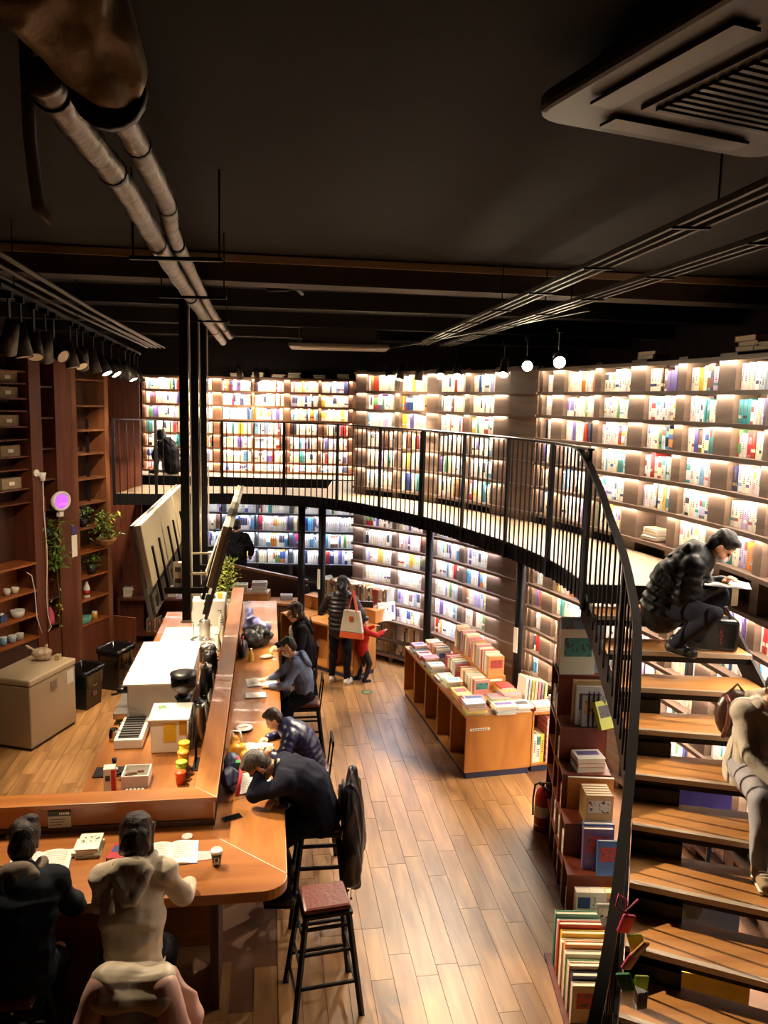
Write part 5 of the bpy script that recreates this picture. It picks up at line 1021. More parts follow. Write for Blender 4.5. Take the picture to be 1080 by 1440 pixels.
t = thing('air_conditioner', 'flat ceiling air conditioner above the rear books', 'air conditioner', (-.75, 12.2, 5.22), R(4)); MB().b2((-.75, -.4, .0), (.75, .4, .06)).build('panel', mat('ac_far', '#6a6258', .5), t, bevel=.02); MB().b2((-.55, -.35, .06), (.55, .35, .3)).build('body', M_ac, t); MB().b2((-.55, -.32, -.01), (.55, -.22, 0)).build('louvre', M_gray, t)
for s in (-.6, .6): MB().tube([(s, 0, .06), (s, 0, CZ - 5.22)], .008, 6).build('rod', M_steel, t)
o = MB().tube([(-1.25, 8.1, CZ), (-1.25, 8.1, 5.42), (-1.2, 8.08, 5.38), (-1.0, 8.0, 5.38), (-.95, 7.98, 5.42), (-.93, 8.6, 5.42)][1:] , .022, 10).build('ceiling_pipe', M_black, None, True)
o.location.z = .14; tag(o, 'bent dark pipe loop under the ceiling', 'pipe')
for k, (p0, p1, lab) in enumerate((((1.55, 2.7, 5.30), (.5, 11.9, 5.30), 'upper cable tray crossing the right ceiling'), ((2.05, 3.0, 5.29), (.85, 11.9, 5.29), 'lower cable tray crossing the right ceiling'))):
    t = thing('cable_tray', lab, 'tray', p0); d_ = Vector(p1) - Vector(p0)
    for s in (-.07, 0, .07): MB().bar((s, 0, 0), (s + d_.x, d_.y, d_.z), .022, .03).build('rail', mat('tray_grey', '#4b4643', .5, .4), t)
    for q in range(9): f = q / 8; MB().bar((d_.x * f - .09, d_.y * f, -.02), (d_.x * f + .09, d_.y * f, -.02), .02, .012).build('rung', M_black, t)
    for q in (.1, .5, .9): MB().tube([(d_.x * q, d_.y * q, .02), (d_.x * q, d_.y * q, CZ - p0[2])], .005, 6).build('rod', M_black, t)
for k in range(5):
    x = -2.55 - k * .07; o = MB().tube([(x + .62 - .0, 2.6, 5.27 + .03 * (k % 2)), (x - .35, 8.0, 5.25 + .03 * (k % 2)), (x - 1.15, 13.2, 5.24)], .014, 8).build('conduit_pipe', mat('conduit_grey', '#4d4744', .5, .5), None, True); tag(o, 'thin ceiling conduit, %s from the right, above the left track lights' % ORD[k], 'pipe', 'conduits over the left track')
# track lights
def headmesh():
    m = MB(); m.lathe([(.05, -.13), (.066, .13), (.06, .13), (.052, .09), (.0, .09)], 20); return m
HEAD = headmesh().mesh('head', mat('lamp_black', '#2b2422', .45, .2), True); DISC = MB().lathe([(.058, .118), (.058, .124), (0, .1245)], 18).mesh('lens', M_lamp); DOFF = MB().lathe([(.058, .118), (.058, .124), (0, .1245)], 18).mesh('lens', mat('lens_dim', '#c9b294', .3, emit=(1, .75, .45), estr=.02))
YOKE = MB().bar((0, 0, -.02), (0, 0, .16), .012, .03).box((0, 0, .18), (.06, .03, .05)).mesh('yoke', M_black)
def track_head(loc, target, label, power, group, size=50, lit=True, col=(1, .80, .55)):
    t = thing('track_spotlight', label, 'spotlight', loc, 0, group); d = (Vector(target) - Vector(loc)).normalized()
    h = link('head', HEAD, t); h.rotation_euler = d.to_track_quat('Z', 'Y').to_euler(); h.location = (0, 0, -.12)
    link('yoke', YOKE, t); l = link('lens', DISC if lit else DOFF, h)
    if power: spot('track_spot_light', Vector(loc) + Vector((0, 0, -.12)) + d * .15, target, power * SPOT_POWER, size, .6, col, .05)
def trackrail(p0, p1, label):
    t = thing('light_track', label, 'track', p0); d = Vector(p1) - Vector(p0); MB().bar((0, 0, 0), d, .035, .03).build('rail', M_black, t)
    for q in (.05, .35, .65, .95): MB().tube([d * q, d * q + Vector((0, 0, CZ - (Vector(p0) + d * q).z))], .005, 6).build('rod', M_black, t)
TP0, TP1 = Vector((-2.72, 5.6, 5.18)), Vector((-4.05, 13.0, 5.12))
trackrail(TP0, TP1, 'black light track over the left side of the bar')
LT = [(.03, (-4.6, 8.0, 1.5), 0), (.07, BW(-.8, .3, .9), 120), (.12, BW(-.7, -1.3, 1.1), 190), (.17, (-4.5, 10, .5), 60), (.21, (2.0, 4.9, 1.9), 1250, 36), (.30, BW(-.7, 2.0, .9), 150), (.34, (.05, 6.3, 0), 620, 40), (.38, (-4.6, 11.5, 1.5), 80),
      (.46, BW(-.7, 3.6, .9), 260), (.54, BW(.4, 3.0, 1.0), 240), (.62, (.2, 9.4, 0), 420, 55), (.70, BW(-.6, 5.6, .9), 230), (.78, (-4.6, 13.5, 2.5), 60), (.84, BW(.4, 5.6, 1.0), 160), (.9, (-4, 14.2, 1.0), 160), (.96, (-2.6, 14, 1), 120)]
for k, (f, tg, pw, *sz) in enumerate(LT):
    p = TP0 + (TP1 - TP0) * f; track_head(tuple(p - Vector((0, 0, .22))), tg, 'black cylinder spotlight, %s from the near end of the left track' % ordn(k), pw, 'spotlights on the left track', sz[0] if sz else 62, pw > 0 and f > .5)
TQ0, TQ1 = Vector((1.8, 7.2, 5.30)), Vector((-.2, 13.6, 5.30))
trackrail(TQ0, TQ1, 'black light track above the walkway bend')
RT_ = [((1.62, 7.55, 4.98), (1.2, 3.4, 3.6), 0), ((1.50, 8.55, 4.98), (.9, 4.2, 3.9), 0), ((1.36, 9.25, 4.98), (.5, 6.6, 0), 260), ((.92, 10.5, 4.98), (.7, 7.0, .5), 220), ((.72, 10.75, 4.98), (.5, 7.4, 1.2), 160), ((.45, 11.2, 4.98), (.1, 12.6, .9), 220), ((.20, 11.5, 4.98), (-.6, 11.6, .9), 200), ((.02, 11.75, 4.98), (.3, 11.9, 4.0), 40)]
for k, (p, tg, pw) in enumerate(RT_):
    p = (p[0] * KU, p[1] * KU, kz(p[2])); track_head(p, tg, 'glowing cylinder spotlight, %s from the right on the walkway track' % ORD[k], pw, 'spotlights on the walkway track', 60, True, (1, .86, .66))
for k, (x, z) in enumerate(((-3.9, 5.08), (-2.95, 5.08), (-2.6, 5.03))): track_head((x, 15.8, z), (x, 16.75, 3.9), 'small black spotlight, %s of those over the rear platform' % ORD[k], 35, 'spotlights over the rear platform', 70, True)
# ================================================================ SOFT SHAPES: blobs fused into one surface
def _unit(n=14, m=8):
    vs = [(0, 0, -1)]; fs = []
    rows = []
    for i in range(1, m):
        a = -math.pi / 2 + math.pi * i / m; rows.append((math.cos(a), math.sin(a)))
    # duplicate the equator so that a capsule can be stretched
    prof = []
    for c_, s_ in rows:
        prof.append((c_, s_, 0 if s_ < -1e-6 else 1))
        if abs(s_) < 1e-6: prof[-1] = (c_, 0, 0); prof.append((c_, 0, 1))
    ring = []
    V = [((0, 0, -1), 0)]
    for c_, s_, e in prof:
        for k in range(n): a = 2 * math.pi * k / n; V.append(((c_ * math.cos(a), c_ * math.sin(a), s_), e))
    V.append(((0, 0, 1), 1)); N = len(prof)
    for k in range(n): fs.append((0, 1 + (k + 1) % n, 1 + k)); fs.append((len(V) - 1, 1 + (N - 1) * n + k, 1 + (N - 1) * n + (k + 1) % n))
    for i in range(N - 1):
        for k in range(n): fs.append((1 + i * n + k, 1 + i * n + (k + 1) % n, 1 + (i + 1) * n + (k + 1) % n, 1 + (i + 1) * n + k))
    return V, fs
UV_, UF_ = _unit()
from mathutils import noise as mnoise
class Soft:
    def __init__(s): s.mb = MB()
    def cap(s, p0, p1, r0, r1=None, side=None, wf=1.0):
        """tapered capsule; wf widens it along `side`"""
        p0, p1 = Vector(p0), Vector(p1); r1 = r0 if r1 is None else r1; z = p1 - p0
        z = z.normalized() if z.length > 1e-6 else Vector((0, 0, 1))
        x = Vector(side) if side is not None else z.orthogonal(); x = x - z * x.dot(z); x = x.normalized() if x.length > 1e-5 else z.orthogonal().normalized(); y = z.cross(x)
        vs = []
        for (a, b, c), e in UV_:
            r = r1 if e else r0; vs.append((p1 if e else p0) + x * (a * r * wf) + y * (b * r) + z * (c * r))
        s.mb.add(vs, UF_); return s
    def ell(s, c, rad, X=(1, 0, 0), Y=(0, 1, 0), Z=(0, 0, 1)):
        c = Vector(c); X, Y, Z = Vector(X), Vector(Y), Vector(Z)
        s.mb.add([c + X * (v[0] * rad[0]) + Y * (v[1] * rad[1]) + Z * (v[2] * rad[2]) for v, e in UV_], UF_); return s
    def chain(s, pts, rs):
        for i in range(len(pts) - 1): s.cap(pts[i], pts[i + 1], rs[i], rs[i + 1])
        return s
    def quilt(s, p0, p1, r0, r1, n, side=None, wf=1.0):
        """row of soft rings like a padded jacket"""
        p0, p1 = Vector(p0), Vector(p1); L = (p1 - p0).length; z = (p1 - p0).normalized(); x = Vector(side) if side is not None else z.orthogonal(); x = (x - z * x.dot(z)).normalized(); y = z.cross(x)
        s.cap(p0, p1, r0 * .88, r1 * .88, x, wf)
        for i in range(n):
            f = (i + .5) / n; r = r0 + (r1 - r0) * f; s.ell(p0 + (p1 - p0) * f, (r * wf, r, L / n * .62), x, y, z)
        return s
    def fuse(s, name, material, parent, voxel=.012, it=4, fac=.5, crump=0.0, freq=8.0, stretch=(1, 1, 1), seed=0):
        me = s.mb.mesh(name, material); o = bpy.data.objects.new(name, me); COL.objects.link(o)
        rm = o.modifiers.new('r', 'REMESH'); rm.mode = 'VOXEL'; rm.voxel_size = voxel; sm = o.modifiers.new('s', 'SMOOTH'); sm.iterations = it; sm.factor = fac
        dg = bpy.context.evaluated_depsgraph_get(); m2 = bpy.data.meshes.new_from_object(o.evaluated_get(dg)); o.modifiers.clear(); o.data = m2; bpy.data.meshes.remove(me); m2.name = name
        m2.materials.clear(); m2.materials.append(material); m2.polygons.foreach_set('use_smooth', [True] * len(m2.polygons)); m2.update()
        if crump:      # folds and creases in the cloth
            import numpy as np
            nv = len(m2.vertices); co = np.empty(nv * 3); no = np.empty(nv * 3); m2.vertices.foreach_get('co', co); m2.vertices.foreach_get('normal', no); co = co.reshape(-1, 3); no = no.reshape(-1, 3)
            rg = np.random.RandomState(seed + 11); q = co * np.array(stretch) * freq; a = np.zeros(nv); b2 = np.zeros(nv)
            for _ in range(5):
                w1, w2, ph = rg.normal(size=3), rg.normal(size=3), rg.uniform(0, 6.28, 2); w3 = rg.normal(size=3) * 2.4
                a += np.sin(q @ w1 + ph[0] + 1.4 * np.sin(q @ w2 + ph[1])); b2 += np.sin(q @ w3 + ph[1])
            co += no * (crump * (1.0 - 2.0 * np.abs(a / 2.4) + .3 * b2 / 2.4))[:, None]; m2.vertices.foreach_set('co', co.reshape(-1))
            m2.update()
        o.parent = parent; return o
M_skin = mat('skin', '#c08a68', .55, var=.05, scale=30); M_skinl = mat('skin_light', '#d0a080', .55, var=.05, scale=30)
def hairmat(name, c0, c1):
    m = bpy.data.materials.new(name); m.use_nodes = True; nt = m.node_tree; b = nt.nodes['Principled BSDF']; b.inputs['Roughness'].default_value = .42
    tc = nt.nodes.new('ShaderNodeTexCoord'); mp = nt.nodes.new('ShaderNodeMapping'); mp.inputs['Scale'].default_value = (150, 150, 12); no = nt.nodes.new('ShaderNodeTexNoise'); no.inputs['Scale'].default_value = 1; no.inputs['Detail'].default_value = 3; no.inputs['Distortion'].default_value = .4
    nt.links.new(tc.outputs['Object'], mp.inputs[0]); nt.links.new(mp.outputs[0], no.inputs['Vector']); rp = nt.nodes.new('ShaderNodeValToRGB'); e = rp.color_ramp.elements; e[0].position = .35; e[1].position = .68; e[0].color = lin(c0); e[1].color = lin(c1)
    nt.links.new(no.outputs['Fac'], rp.inputs[0]); nt.links.new(rp.outputs[0], b.inputs['Base Color']); bp = nt.nodes.new('ShaderNodeBump'); bp.inputs['Strength'].default_value = .7; bp.inputs['Distance'].default_value = .01
    nt.links.new(no.outputs['Fac'], bp.inputs['Height']); nt.links.new(bp.outputs[0], b.inputs['Normal']); return m
M_hairk = hairmat('hair_black', '#0b0909', '#1d1716'); M_hairb = hairmat('hair_brown', '#1a100c', '#3d281d'); M_hairg = hairmat('hair_grey', '#241f1d', '#6b645e')
M_mask = mat('face_mask', '#c9ccd2', .8); M_sole = mat('shoe_sole', '#cfc6b8', .6)
def cloth(name, c, bump=.35, sc=9, rough=.85): return mat(name, c, rough, var=.12, bump=bump, scale=sc, spec=.15)
def ik(a, t, l1, l2, pole):
    a, t = Vector(a), Vector(t); d = t - a; L = d.length; mx = (l1 + l2) * .999
    if L > mx: t = a + d * (mx / L); d = t - a; L = mx
    u = d / L; x = (l1 * l1 - l2 * l2 + L * L) / (2 * L); h = math.sqrt(max(0, l1 * l1 - x * x)); p = Vector(pole); p = p - u * p.dot(u); p = p.normalized() if p.length > 1e-5 else u.orthogonal().normalized()
    return a + u * x + p * h, t
def person(label, loc, rz, pel=(0, 0, 0), l1=5, l2=12, l3=20, yaw=0, hy=0, hp=10, ht=0, hands=None, feet=None, S=1.0, top=None, leg=None, shoe=None, hair='short', hairm=None, skin=None,
           puffy=0, hood=False, mask=False, glasses=False, coat=0.0, twist=0, armpole=None, kneepole=None, vox=.012, bulk=1.0, fing=1.0, neckm=None, collar=None, side=0, shirt=None, cuffs=None, hunch=0.0):
    T = thing('person', label, 'person', loc, rz); skin = skin or M_skin; hairm = hairm or M_hairk; leg = leg or cloth('trousers_black', '#15141a'); shoe = shoe or M_blk; top = top or cloth('top_black', '#17161a')
    P = Vector(pel)
    def dirv(l): return Matrix.Rotation(R(side), 3, 'Y') @ (Matrix.Rotation(R(-l), 3, 'X') @ Vector((0, 0, 1)))
    d1, d2, d3 = dirv(l1), dirv(l2), dirv(l3)
    mid = P + d1 * .24 * S; neck = mid + d2 * .27 * S; rt = Matrix.Rotation(R(twist), 3, 'Z') @ Vector((1, 0, 0)); head = neck + d3 * .165 * S
    sh = {-1: neck - rt * .17 * S - d2 * .055 * S, 1: neck + rt * .17 * S - d2 * .055 * S}
    hip = {-1: P + Vector((-.09 * S, 0, 0)), 1: P + Vector((.09 * S, 0, 0))}
    hands = hands or {-1: P + Vector((-.25, .05, -.1)), 1: P + Vector((.25, .05, -.1))}; feet = feet or {-1: P + Vector((-.1, .0, -.87 * S)), 1: P + Vector((.1, .0, -.87 * S))}
    elb, wr, kne, ank = {}, {}, {}, {}
    for s in (-1, 1):
        ap = (armpole or {}).get(s, (s * .8, -.3, -.6)); kp = (kneepole or {}).get(s, (s * .15, 1, .2))
        elb[s], wr[s] = ik(sh[s], hands[s], .275 * S, .25 * S, ap); kne[s], ank[s] = ik(hip[s], feet[s], .43 * S, .42 * S, kp)
    # head frame
    Hm = Matrix.Rotation(R(hy), 3, 'Z') @ Matrix.Rotation(R(-hp), 3, 'X') @ Matrix.Rotation(R(ht), 3, 'Y')
    def H(x, y, z): return head + Hm @ (Vector((x, y, z)) * S)
    hx, hyv, hz = Hm @ Vector((1, 0, 0)), Hm @ Vector((0, 1, 0)), Hm @ Vector((0, 0, 1))
    b = Soft()
    e = lambda c, r: b.ell(H(*c), tuple(v * S for v in r), hx, hyv, hz)
    e((0, -.012, .045), (.074, .092, .082)); e((0, .022, -.03), (.062, .068, .085)); b.cap(H(0, .04, -.085), H(0, .048, -.09), .036 * S); b.cap(H(0, .088, .0), H(0, .104, -.032), .011 * S, .016 * S)
    for s in (-1, 1):
        e((s * .076, -.008, -.02), (.011, .022, .033)); b.cap(H(s * .018, .084, .022), H(s * .045, .076, .02), .012 * S); e((s * .038, .052, -.04), (.03, .034, .032))
    b.cap(H(-.016, .088, -.066), H(.016, .088, -.066), .011 * S)
    b.cap(neck - d2 * .05 * S, H(0, -.012, -.04), .055 * S, .05 * S)
    # torso and limbs under the clothes
    b.cap(P, mid, .115 * S, .11 * S, rt, 1.15); b.cap(mid, neck - d2 * .07 * S, .11 * S, .10 * S, rt, 1.3)
    for s in (-1, 1):
        b.cap(neck - d2 * .05 * S, sh[s], .05 * S, .055 * S); b.cap(sh[s], elb[s], .048 * S, .038 * S); b.cap(elb[s], wr[s], .038 * S, .026 * S); b.cap(hip[s], kne[s], .08 * S, .055 * S); b.cap(kne[s], ank[s], .055 * S, .038 * S)
        # hand: palm, four fingers of different length, thumb from the side of the palm
        f = (wr[s] - elb[s]).normalized(); side_ = f.cross(Vector((0, 0, 1))); side_ = side_.normalized() if side_.length > .1 else rt.copy(); n_ = side_.cross(f).normalized()
        if n_.z > 0: n_ = -n_                       # palm looks down
        if fing:
            k_ = .9 * S * fing; pe = wr[s] + f * .085 * k_; b.cap(wr[s], pe, .022 * k_, .024 * k_, side_, 1.5); inner = side_ if side_.dot(rt) * s < 0 else -side_
            for q, (of, ln) in enumerate(((.030, .068), (.010, .078), (-.010, .072), (-.029, .056))):
                a0 = pe + inner * of * k_; a1 = a0 + (f * .86 + n_ * .35).normalized() * ln * .55 * k_; a2 = a1 + (f * .45 + n_ * .8).normalized() * ln * .55 * k_
                b.chain([a0, a1, a2], [.0095 * k_, .009 * k_, .0078 * k_])
            t0 = wr[s] + f * .03 * k_ + inner * .028 * k_; b.chain([t0, t0 + (f * .6 + inner * .7 + n_ * .2).normalized() * .04 * k_, t0 + (f * .6 + inner * .7).normalized() * .038 * k_ + (f * .8 + n_ * .5).normalized() * .032 * k_], [.013 * k_, .011 * k_, .009 * k_])
        b.cap(ank[s], ank[s] + Vector((0, 0, -.03 * S)), .035 * S, .03 * S)
    body = b.fuse('body', skin, T, min(vox, .0095), 3, .4)
    # face
    for s in (-1, 1):
        o = Soft().ell(H(s * .030, .080, -.001), (.013 * S, .008 * S, .006 * S), hx, hyv, hz); o.mb.build('eye', mat('eye_dark', '#1a1210', .2), body, True)
        o = Soft().cap(H(s * .016, .092, .020), H(s * .046, .080, .021), .0045 * S); o.mb.build('eyebrow', hairm, body, True)
    if mask: Soft().ell(H(0, .045, -.052), (.062 * S, .068 * S, .05 * S), hx, hyv, hz).ell(H(0, .085, -.045), (.03 * S, .03 * S, .035 * S), hx, hyv, hz).fuse('face_mask', M_mask, T, .008, 3)
    else: Soft().cap(H(-.018, .097, -.066), H(.018, .097, -.066), .005 * S).mb.build('mouth', mat('lips', '#8a4a40', .5), body, True)
    if glasses:
        m = MB()
        for s in (-1, 1): m.tube([H(s * .032 + .022 * math.cos(a * .524), .100, -.002 + .018 * math.sin(a * .524)) for a in range(13)], .0025, 5); m.tube([H(s * .054, .098, .004), H(s * .08, .0, .0)], .0025, 5)
        m.tube([H(-.01, .102, .0), H(.01, .102, .0)], .0025, 5); m.build('glasses', M_blk, T)
    # hair
    hs = Soft(); he = lambda c, r: hs.ell(H(*c), tuple(v * S for v in r), hx, hyv, hz)
    he((0, -.020, .056), (.082, .096, .084)); he((0, -.045, .0), (.076, .068, .085)); he((0, .035, .098), (.062, .055, .032))
    if hair in ('bob', 'tied', 'wavy'):
        he((0, -.03, .05), (.092, .100, .092)); he((0, -.048, -.04), (.088, .066, .10))
        for s in (-1, 1): hs.cap(H(s * .078, .012, .05), H(s * .082, .018, -.09 if hair == 'bob' else -.03), .030 * S, .024 * S)
        he((0, .06, .092), (.07, .035, .032))
    if hair == 'bob': he((0, -.032, .0), (.096, .098, .125)); he((0, -.036, -.075), (.094, .075, .06))
    if hair == 'crop': he((0, -.028, .04), (.092, .100, .095)); he((0, -.05, -.03), (.084, .066, .09)); he((.03, -.04, .11), (.05, .06, .035))
    if hair == 'tied': hs.cap(H(0, -.1, .0), H(.01, -.135, -.10), .035 * S, .022 * S)
    if hair == 'wavy': he((0, -.07, -.05), (.08, .06, .08)); he((.04, -.03, .11), (.05, .06, .04)); he((-.04, -.05, .1), (.05, .06, .04))
    hs.fuse('hair', hairm, T, .009, 4, .5, .003 * S, 26, (1, 1, .35), 3)
    # clothes
    g = bulk; c = Soft()
    if puffy:
        c.quilt(P + d1 * (-.06 - coat) * S, mid, .165 * g * S, .165 * g * S, 4 + int(coat * 10), rt, 1.2); c.quilt(mid - d1 * .02 * S, neck - d2 * .03 * S, .165 * g * S, .135 * g * S, 4, rt, 1.28)
    else:
        c.cap(P - d1 * (.05 + coat) * S, mid, .142 * g * S, .135 * g * S, rt, 1.2); c.cap(mid, neck - d2 * .08 * S, .14 * g * S, .115 * g * S, rt, 1.32)
    if hunch: c.ell((mid + neck) / 2 - Vector((0, 1, 0)) * .04 * S, (.19 * S * g, .13 * S * g, .19 * S * g), rt, d2.cross(rt), d2)
    for s in (-1, 1):
        c.cap(neck - d2 * .04 * S, sh[s], .07 * g * S, .078 * g * S)
        if puffy: c.quilt(sh[s], elb[s], .088 * g * S, .08 * g * S, 4); c.quilt(elb[s], elb[s] + (wr[s] - elb[s]) * .93, .08 * g * S, .058 * g * S, 4)
        else: c.cap(sh[s], elb[s], .070 * g * S, .058 * g * S); c.cap(elb[s], elb[s] + (wr[s] - elb[s]) * .9, .058 * g * S, .042 * g * S)
    c.cap(neck - d2 * .05 * S, neck + d3 * .015 * S, .085 * S, .068 * S)
    if hood: c.ell(neck - d2.cross(rt) * .07 * S - d2 * .03 * S, (.115 * S, .06 * S, .075 * S), rt, d2.cross(rt) * 1, d2)
    c.fuse('jacket' if (puffy or coat) else 'top', top, T, vox, 5, .5, (.004 if puffy else .009) * S, 7, (1, 1, 1.5), len(bpy.data.objects) % 17)
    if hood:
        hh = Soft(); back = Vector((0, -1, 0))
        for k in range(9): a = R(200 + k * 17.5 - 0); hh.cap(neck + rt * math.cos(R(180 + k * 22.5)) * .105 * S + back * (-.02 - .10 * math.sin(R(180 + k * 22.5))) * S + Vector((0, 0, .02 * S)), neck + rt * math.cos(R(180 + k * 22.5 + 20)) * .105 * S + back * (-.02 - .10 * math.sin(R(180 + k * 22.5 + 20))) * S + Vector((0, 0, .02 * S)), .034 * S)
        bk = -d2.cross(rt); hh.cap(neck + bk * .10 * S + d2 * .015 * S, neck + bk * .125 * S - d2 * .10 * S, .045 * S, .035 * S, rt, 2.3)
        for sd in (-1, 1): hh.cap(neck + bk * .11 * S + rt * .09 * S * sd - d2 * .01 * S, neck + bk * .145 * S - d2 * .17 * S + rt * .015 * S * sd, .036 * S, .024 * S, rt, 1.3)
        hh.fuse('hood', collar or top, T, vox, 4, .5, .008 * S, 10, (1, 1, .7), 6)
    elif collar:
        hh = Soft()
        for k in range(12): a0, a1 = R(k * 30), R(k * 30 + 30); q0 = neck + d3 * .02 * S; ff = d3.cross(rt); hh.cap(q0 + (rt * math.cos(a0) + ff * math.sin(a0)) * .062 * S, q0 + (rt * math.cos(a1) + ff * math.sin(a1)) * .062 * S, .018 * S)
        hh.fuse('collar', collar, T, .009, 3)
    if shirt: Soft().ell(neck - d2 * .12 * S + (Matrix.Rotation(R(-l2), 3, 'X') @ Vector((0, 1, 0))) * .10 * S * g, (.075 * S, .05 * S, .13 * S), rt, d2.cross(rt), d2).fuse('shirt', shirt, T, .011, 3)
    if cuffs:
        for s in (-1, 1): q0 = elb[s] + (wr[s] - elb[s]) * .86; Soft().cap(q0, wr[s], .036 * S, .034 * S).mb.build('cuff', cuffs, T, True)
    l = Soft(); l.cap(P - Vector((0, 0, .01)), P + d1 * .1 * S, .135 * S, .125 * S, Vector((1, 0, 0)), 1.2)
    for s in (-1, 1): l.cap(hip[s], kne[s], .098 * S, .072 * S); l.cap(kne[s], ank[s] + (kne[s] - ank[s]) * .06, .072 * S, .055 * S)
    l.fuse('trousers', leg, T, vox, 4, .5, .007 * S, 8, (1, 1, 1), len(bpy.data.objects) % 13)
    for s in (-1, 1):
        fd = Vector((kne[s].x - ank[s].x, kne[s].y - ank[s].y, 0)); fd = fd.normalized() if fd.length > .08 else Vector((s * .15, 1, 0)).normalized()
        a0 = ank[s] + Vector((0, 0, -.03 * S)); sh_ = Soft().cap(a0 - fd * .03 * S, a0 + fd * .15 * S + Vector((0, 0, -.012 * S)), .045 * S, .036 * S).cap(a0 + Vector((0, 0, .06 * S)), a0, .046 * S, .048 * S).fuse('shoe', shoe, T, .011, 3)
        if shoe is not M_blk:
            for q in range(4): ctr = a0 + fd * (.04 + .028 * q) * S + Vector((0, 0, (.047 - .004 * q) * S)); pr = fd.cross(Vector((0, 0, 1))) * .024 * S; MB().tube([ctr - pr, ctr + Vector((0, 0, .004)), ctr + pr], .004 * S, 5).build('lace', M_cream, sh_)
        Soft().cap(a0 - fd * .04 * S + Vector((0, 0, -.038 * S)), a0 + fd * .165 * S + Vector((0, 0, -.038 * S)), .010 * S, .010 * S, fd.cross(Vector((0, 0, 1))), 4.2).mb.build('sole', M_sole if shoe is not M_blk else M_blk, sh_, True)
    return T
# ================================================================ STOOLS
M_leather = mat('leather_brown', '#5e2d22', .3, var=.15, bump=.15, scale=30, coat=.3)
SH_ = .84
def make_stool(label, group, back=True):
    t = thing('bar_stool', label, 'stool', (0, 0, 0), 0, group); m = MB()
    seat = MB().b2((-.175, -.155, SH_ - .05), (.175, .155, SH_)).build('seat', M_leather, t, bevel=.022); MB().b2((-.182, -.162, SH_ - .075), (.182, .162, SH_ - .052)).build('seat_frame', M_black, t)
    for sx in (-1, 1):
        for sy in (-1, 1): MB().bar((sx * .155, sy * .135, SH_ - .07), (sx * .245, sy * .225, .012), .032, .032).build('leg', M_black, t); MB().b2((sx * .245 - .02, sy * .225 - .02, 0), (sx * .245 + .02, sy * .225 + .02, .012)).build('foot', M_black, t)
    def q(z): f = (SH_ - .07 - z) / (SH_ - .08); return .155 + .09 * f, .135 + .09 * f
    for z in (.68, .50, .26):
        x, y = q(z)
        for s in (-1, 1): MB().bar((-x, s * y, z), (x, s * y, z), .016, .022).build('rung', M_black, t)
    for z in (.60, .40, .18):
        x, y = q(z)
        for s in (-1, 1): MB().bar((s * x, -y, z), (s * x, y, z), .016, .022).build('rung', M_black, t)
    for sy in (-1, 1):
        if back: MB().bar((.178, sy * .12, SH_ - .06), (.215, sy * .12, SH_ + .30), .022, .014).build('back_post', M_black, t)
        MB().tube([(.186, sy * .05, SH_ - .03), (.2, sy * .05, SH_ - .03)], .009, 8).build('stud', M_chrome, t)
    if back: MB().bar((.212, -.13, SH_ + .27), (.212, .13, SH_ + .27), .02, .06).build('back_bar', M_black, t)
    return t
sp_ = [(.83, -.72, 'empty bar stool with brown leather seat at the counter corner'), (.86, .32, 'bar stool under the suited man with a coat on its back'), (.84, 1.35, 'bar stool under the boy in the navy puffer jacket'), (.86, 3.08, 'bar stool under the boy in the blue hoodie'), (.88, 4.35, 'bar stool under the woman with glasses'), (.85, 5.6, 'empty bar stool at the far end of the ledge')]
st0 = make_stool(sp_[1][2], 'bar stools along the ledge'); stn = make_stool(sp_[0][2], 'bar stools along the ledge', False)
for k, (a, b, lab) in enumerate(sp_):
    s_ = stn if k == 0 else st0 if k == 1 else copy_tree(st0); s_.location = BW(a, b); s_.rotation_euler.z = TH + (.12 if k == 0 else 0); s_['label'] = lab
for k, (a, lab) in enumerate(((-.42, 'bar stool under the white-hooded reader, hidden by a pale coat'), (-1.12, 'bar stool under the dark-clothed reader at the lower left'))):
    s_ = copy_tree(stn); s_.location = BW(a, -1.40); s_.rotation_euler.z = TH - R(90); s_['label'] = lab
# ================================================================ PEOPLE AT THE BAR
def V(*a): return Vector(a)
FL = TH + R(90)           # facing the partition from the long ledge
navy = cloth('suit_navy', '#191b2a', .25, 12); jean = cloth('denim', '#8f97a8', .4, 10)
Z0 = SH_ + .09
# local: +y towards the partition, +x to the far end; floor at z=0
person('middle-aged man in a dark suit slumped over his workbook at the ledge', tuple(BW(.86, .32)), FL, (0, 0, Z0), 18, 62, 78, hands={-1: V(-.02, .47, 1.40), 1: V(-.06, .36, 1.075)}, feet={-1: V(-.2, .28, .27), 1: V(.18, .25, .27)}, S=1.10, top=navy, leg=cloth('suit_trousers', '#101117'),
       hair='short', hairm=M_hairg, hp=62, hy=0, collar=cloth('shirt_white', '#d9d0c4', .1), cuffs=cloth('shirt_blue', '#a9b0c8', .1), armpole={-1: (-.6, .6, -1.4), 1: (.8, -.6, -.2)}, bulk=1.12, hunch=1)
navp = mat('puffer_navy', '#1d2148', .35, var=.2, bump=.2, scale=14)
person('boy in a navy puffer jacket bent close to his open book', tuple(BW(.84, 1.35)), FL, (0, 0, Z0 - .02), 20, 50, 55, hands={-1: V(-.12, .44, 1.07), 1: V(.16, .42, 1.07)}, feet={-1: V(-.12, .25, .33), 1: V(.12, .25, .33)}, S=.86, top=navp, puffy=1, hair='short', hairm=M_hairb, hp=38, skin=M_skinl, collar=cloth('knit_grey', '#a3a39d'), bulk=1.05, hunch=1)
